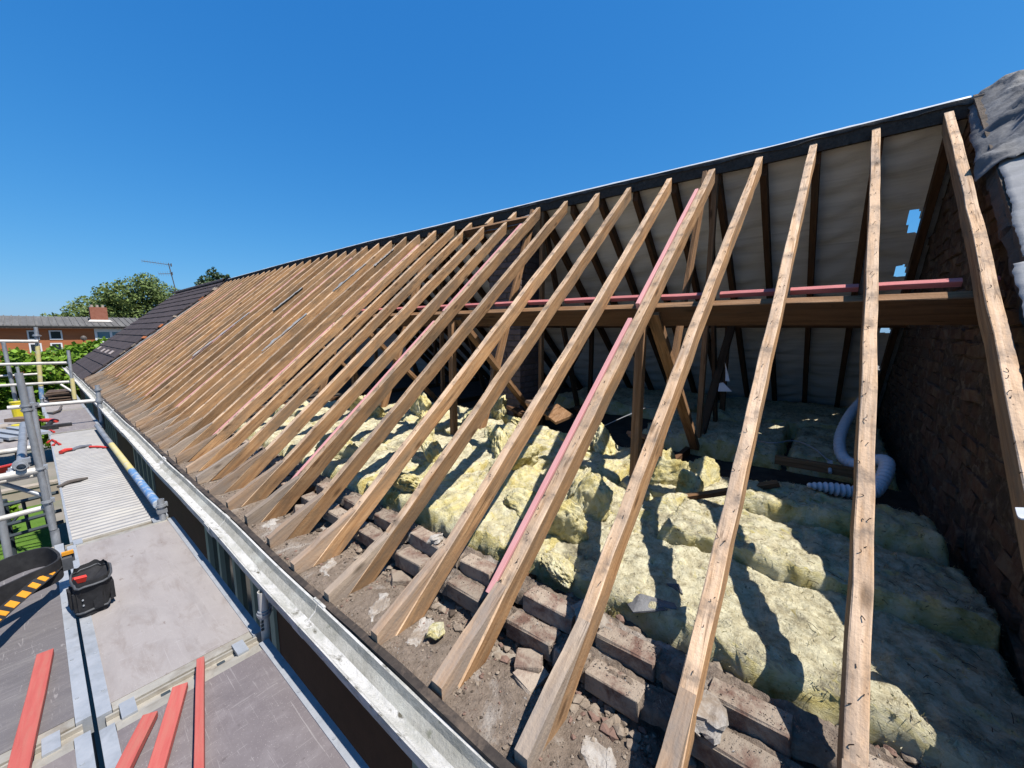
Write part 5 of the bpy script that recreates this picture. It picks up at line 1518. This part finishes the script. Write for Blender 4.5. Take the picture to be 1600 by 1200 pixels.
# painted toe tube along the ribbed platform
tt = thing('painted_tube', (.505, 6.3, -1.38), 'blue and yellow painted tube laid along the edge of the ribbed platform', 'scaffold tube')
def pt(y): return (.505, y, -1.383 - .0125 * (y - 4.1))
for a, b, m in ((4.07, 5.35, 'tube_blue'), (5.352, 6.9, 'tube_yellow'), (6.902, 8.6, 'galv')):
    mb = MB(); mb.tube([pt(a), pt(b)], .029, 16); smooth_angle(mb.build('tube_section', m, tt), 40)
# loading bay to the left, farther back
lb = platform(-1.9, -.12, 8.1, 12.2, 'ply_pale', 'side loading bay platform at the far left, cluttered with tools')
mb = MB(); mb.tube([(-2.2, 8.06, DZ - .03), (-.1, 8.06, DZ - .03)], .035, 12); smooth_angle(mb.build('edge_tube', 'galv_pale', lb), 40)
# dark lattice beam of the lower lift
la = thing('lattice_beam', (-.3, 6.5, -2.0), 'dark lattice beam of the scaffold lift below, seen above the grass', 'lattice beam')
for z0, z1 in ((-1.80, -1.78), (-2.02, -1.99), (-2.14, -2.12)):
    mb = MB(); mb.tube([(-2.0, 6.6, z0 - .12), (.02, 6.45, z1 + .02)], .02, 8); mb.build('chord', 'dark_steel', la)
for x in (-.9, -.62, -.36, -.23, -.1):
    mb = MB(); mb.tube([(x, 6.52, -1.80), (x + .01, 6.52, -2.13)], .014, 8); mb.build('web_bar', 'dark_steel', la)
mb = MB(); mb.tube([(-.36, 6.54, -2.05), (-.25, 6.54, -1.92)], .012, 6); mb.build('web_bar', 'dark_steel', la)
mb = MB(); mb.tube([(-.36, 6.56, -2.6), (-.36, 6.56, -1.75)], .032, 10); mb.build('web_bar', 'dark_steel', la)

# ------------------------------------------------ tools and clutter
tb = thing('tool_belt', (-.05, 3.1, DZ), 'black padded tool belt with orange studded strap and a bulging pouch', 'tool belt')
def ribbon(path, h, thick, lean=0.0):
    P = [Vector(p) for p in path]
    mb = MB(); n = len(P)
    vs = []
    for i, p in enumerate(P):
        t = (P[min(i + 1, n - 1)] - P[max(i - 1, 0)]).normalized()
        s = Vector((-t.y, t.x, 0)).normalized() * thick / 2
        sn = s.normalized() * (1 if s.y > 0 else -1)
        up = Vector((sn.x * lean, sn.y * lean, h))
        vs += [p - s, p + s, p + s * .8 + up, p - s * .8 + up]
    fs = []
    for i in range(n - 1):
        for k in range(4): fs.append((i * 4 + k, i * 4 + (k + 1) % 4, (i + 1) * 4 + (k + 1) % 4, (i + 1) * 4 + k))
    fs += [(0, 3, 2, 1), tuple((n - 1) * 4 + k for k in range(4))]
    mb.add(vs, fs); return mb
loop = spline([(-.75, 3.36, -1.415), (-.5, 3.42, -1.40), (-.3, 3.46, -1.39), (-.17, 3.52, -1.385), (-.075, 3.50, -1.385), (-.035, 3.40, -1.39), (-.028, 3.30, -1.395), (-.06, 3.24, -1.395), (-.13, 3.19, -1.39), (-.22, 3.12, -1.385), (-.27, 3.08, -1.38)], 6)
b_ = ribbon(loop, .115, .014).build('padded_belt', 'black_cloth', tb); smooth_angle(b_, 40)
strap = spline([(-.02, 3.29, -1.335), (-.06, 3.21, -1.34), (-.12, 3.11, -1.345), (-.19, 2.97, -1.345), (-.24, 2.86, -1.345), (-.36, 2.72, -1.36), (-.5, 2.6, -1.4)], 8)
s_ = ribbon(strap, .03, .005, .04).build('strap', 'black_cloth', tb)
tot = len(strap)
for k in range(1, tot - 3, 4):
    a, b = strap[k], strap[k + 3]
    t = (b - a); L = t.length
    t.normalize()
    nrm = Vector((t.y, -t.x, 0)).normalized()
    if nrm.y > 0: nrm = -nrm
    c = (a + b) / 2
    p = [a + t * L * .12, b - t * L * .16]
    mb = MB()
    s2 = Vector((0, 0, -.001))
    base = [q + nrm * (.0042 - .006) + Vector((0, 0, .006)) for q in p]; topq = [q + nrm * (.0036 - .036) + Vector((0, 0, .0275)) for q in p]
    lean = Vector((-nrm.x, -nrm.y, 0)) * 0.0
    mb.add([base[0], base[1], topq[1], topq[0], base[0] + s2 * 3, base[1] + s2 * 3, topq[1] + s2 * 3, topq[0] + s2 * 3], [(0, 1, 2, 3), (7, 6, 5, 4), (0, 4, 5, 1), (3, 2, 6, 7), (0, 3, 7, 4), (1, 5, 6, 2)])
    mb.build('orange_patch', 'orange', tb)
mb = MB(); mb.box((.006, 3.345, -1.31), (.05, .03, .05)); mb.box((.0, 3.31, -1.33), (.04, .04, .07)); mb.build('buckle', 'grey_trim', tb)
mb = MB(); mb.box((.006, 3.325, -1.275), (.046, .018, .018)); mb.build('orange_tab', 'orange', tb)
# pouch: soft tapering bag
def pouchf(u, v):
    a = 2 * math.pi * u
    z = -1.5 + .2 * v
    sx = .062 + .012 * math.sin(v * 3); sy = .10 + .02 * v
    ca, sa_ = math.cos(a), math.sin(a)
    e = .55
    x = .062 + .014 * v + sx * math.copysign(abs(ca) ** e, ca); y = 3.03 + sy * math.copysign(abs(sa_) ** e, sa_)
    k = noise.noise(Vector((ca * 2, sa_ * 2, v * 3)))
    return (x + ca * .008 * k - .02 * (1 - v) * 0, y + sa_ * .012 * k, z + .012 * noise.noise(Vector((ca * 3, sa_ * 3, 5))) * v)
mb = MB(); mb.grid(pouchf, 40, 10)
mb.grid(lambda u, v: tuple(Vector(pouchf(u, .82)) * (1 - v) + Vector((.07, 3.03, -1.36)) * v), 40, 3)
p_ = mb.build('pouch', 'black_cloth', tb); smooth_angle(p_, 60)
for (c, sz, rz) in (((.02, 2.945, -1.41), (.05, .03, .12), .3), ((.085, 2.935, -1.41), (.055, .035, .13), -.1), ((.135, 3.0, -1.42), (.03, .08, .12), .05), ((-.005, 3.03, -1.42), (.025, .08, .12), .1)):
    mb = MB(); mb.box(c, sz, Matrix.Rotation(rz, 3, 'Z')); q_ = mb.build('pocket', 'black_cloth', tb)
    bm = bmesh.new(); bm.from_mesh(q_.data); bmesh.ops.bevel(bm, geom=bm.edges[:], offset=.01, segments=2, affect='EDGES'); bm.to_mesh(q_.data); bm.free()
for z in (-1.325, -1.47):
    mb = MB(); pth = []
    for k in range(25):
        q = Vector(pouchf(k / 24, (z + 1.5) / .2)); q = Vector((.066 + (q.x - .066) * 1.05, 3.03 + (q.y - 3.03) * 1.04, q.z)); pth.append(q)
    mb.tube(pth, .006, 6); mb.build('trim', 'grey_trim', tb)
for (x, y, z) in ((.03, 2.925, -1.40), (.03, 2.925, -1.43)):
    mb = MB(); mb.tube([(x, y, z), (x, y - .006, z)], .004, 6); mb.build('rivet', 'alu', tb)
rt_ = MB(); rt_.box((.03, 3.02, -1.325), (.05, .02, .03), Euler((.3, .2, .2)).to_matrix()); rt_ = rt_.build('red_tool_handle', 'red_plastic', None, origin=(.03, 3.02, -1.34)); tagp(rt_, 'bit of a red tool handle poking out of the belt pouch', 'tool')

def tool(parts, label, cat, loc):
    t = thing('hand_tool', loc, label, cat)
    for nm, mat, path, r in parts:
        mb = MB(); mb.tube(path, r, 8); smooth_angle(mb.build(nm, mat, t), 40)
Z = DZ + .012
tool((('blade', 'tool_steel', [(.18, 7.3, Z), (.26, 7.38, Z + .005), (.36, 7.42, Z)], [.02, .024, .012]), ('handle', 'red_plastic', [(.09, 7.22, Z + .01), (.13, 7.28, Z + .012), (.185, 7.31, Z + .008)], [.022, .026, .018])), 'orange handled slater tool lying on the ribbed platform', 'hand tool', (.2, 7.3, DZ))
tool((('handle', 'red_plastic', [(.34, 7.32, Z), (.42, 7.22, Z), (.48, 7.1, Z)], [.015, .016, .012]),), 'thin orange handle lying right of the slater tool', 'hand tool', (.4, 7.2, DZ))
tool((('blade', 'tool_dark', [(.02, 5.64, Z), (.09, 5.72, Z + .006), (.15, 5.74, Z + .004), (.22, 5.76, Z)], [.013, .02, .02, .012]),), 'dark steel slate ripper lying on the ribbed platform, nearer than the orange tool', 'hand tool', (.1, 5.7, DZ))
dr = thing('cordless_drill', (.07, 9.6, DZ), 'red and black cordless drill lying where the ribbed platform ends', 'drill')
mb = MB(); mb.tube([(-.04, 9.75, -1.42), (.0, 9.66, -1.42), (.1, 9.5, -1.42), (.13, 9.44, -1.42)], [.012, .03, .036, .028], 10); mb.build('body', 'red_plastic', dr)
mb = MB(); mb.tube([(.08, 9.5, -1.43), (.02, 9.3, -1.47)], [.03, .03], 8); mb.box((.05, 9.2, -1.47), (.17, .12, .06)); mb.build('grip', 'black_cloth', dr)
mb = MB(); mb.box((.2, 9.35, -1.48), (.16, .1, .035)); mb.build('battery', 'black_cloth', dr)
tool((('bar', 'tool_dark', [(.06, 11.0, Z), (.12, 10.8, Z + .01), (.2, 11.0, Z + .02), (.25, 11.5, Z + .04)], [.015, .025, .02, .015]),), 'dark bent bar lying on the far small platform', 'hand tool', (.15, 11, DZ))
for k, (x, y, s) in enumerate(((-.0, 8.85, .05), (.0, 8.05, .045), (.04, 7.8, .04))):
    mb = MB(); mb.tube([(x, y, Z), (x + s, y + .1, Z + .01), (x + s * 1.6, y - .02, Z)], .014, 6)
    tagp(mb.build('red_strap', 'red_plastic', None, origin=(x, y, DZ)), ('coiled red strap by the foot of the drill', 'short red strap end beside the blue upright', 'smallest red strap scrap nearest the standard')[k], 'strap')
# stack of tiles on the far platform
for k in range(9):
    mb = MB(); mb.box((.27 + rt.uniform(-.015, .02), 12.55 + rt.uniform(-.05, .05), DZ + .02 + .028 * k), (.36 + rt.uniform(-.03, .03), .5, .018), Euler((.0, rt.uniform(-.03, .03), rt.uniform(-.12, .12))).to_matrix())
    tagp(mb.build('roof_tile', 'tile_brown', None, origin=(.27, 12.55, DZ + .02 + .028 * k)), ('lowest', 'second lowest', 'third lowest', 'fourth lowest', 'middle', 'fourth from top', 'third from top', 'second from top', 'topmost')[k] + ' brown tile of the stack on the far platform', 'roof tile', 'stacked brown tiles')
# loading bay clutter
tub = thing('yellow_tub', (-.3, 10.1, DZ), 'bright yellow plastic tub on the loading bay behind the near standard', 'tub')
mb = MB(); mb.tube([(-.25, 10.6, DZ), (-.25, 10.6, DZ + .3)], [.07, .085], 14, caps=True); mb.build('body', 'yellow_plastic', tub)
mb = MB(); mb.tube([(-.25, 10.6, DZ + .301), (-.25, 10.6, DZ + .315)], [.09, .09], 14); mb.build('rim', 'yellow_plastic', tub)
tub2 = MB(); tub2.tube([(-.2, 9.4, DZ), (-.2, 9.4, DZ + .1)], [.1, .12], 12); tagp(tub2.build('yellow_bowl', 'yellow_plastic', None, origin=(-.2, 9.4, DZ)), 'low yellow bowl below the yellow tub on the loading bay', 'bowl')
for k in range(4):
    o = timber('aluminium_board', (-1.0 + .16 * k, 9.9, DZ + .05 + .015 * k), (-.42 + .14 * k, 8.55, DZ + .05 + .01 * k), .1, .035, 'alu', None, (0, 0, 1), seg=2, jit=0)
    tagp(o, ('outermost', 'second', 'third', 'innermost')[k] + ' of four grey metal strips laid slanting on the loading bay', 'metal strip', 'grey strips on the loading bay')
for k in range(3):
    mb = MB(); mb.box((-.62 + .2 * k, 9.0 + .5 * k, DZ + .05 + .02 * k), (.2, .3, .05), Euler((0, 0, .4 * k)).to_matrix())
    tagp(mb.build('rubble_sack', ('red_plastic', 'mortar', 'tile_brown')[k], None, origin=(-.6 + .2 * k, 9 + .5 * k, DZ)), ('flat red packet on the loading bay', 'beige packet on the loading bay beside the red one', 'brown packet on the loading bay near the tub')[k], 'packet')
wire = MB(); wire.tube(spline([(-.75, 8.6, DZ + .02), (-.55, 8.5, DZ + .1), (-.45, 8.65, DZ + .05), (-.6, 8.85, DZ + .03), (-.75, 8.6, DZ + .04)], 8), .008, 5)
tagp(wire.build('wire_loop', 'dark_steel', None, origin=(-.6, 8.6, DZ)), 'dark wire loop lying at the loading bay edge', 'wire')
rc = MB(); rc.grid(lambda u, v: (-1.4 + 1.28 * u, 4.9 + .25 * v, -1.02 - .05 * math.sin(u * 3) - .12 * v * v), 10, 6, thick=(0, 0, -.01))
tagp(rc.build('red_cloth', 'red_plastic', None, origin=(-.9, 5, -1.0)), 'dark red cloth hanging behind the pale guard tube at the left edge', 'cloth')

bpy.context.view_layer.update()
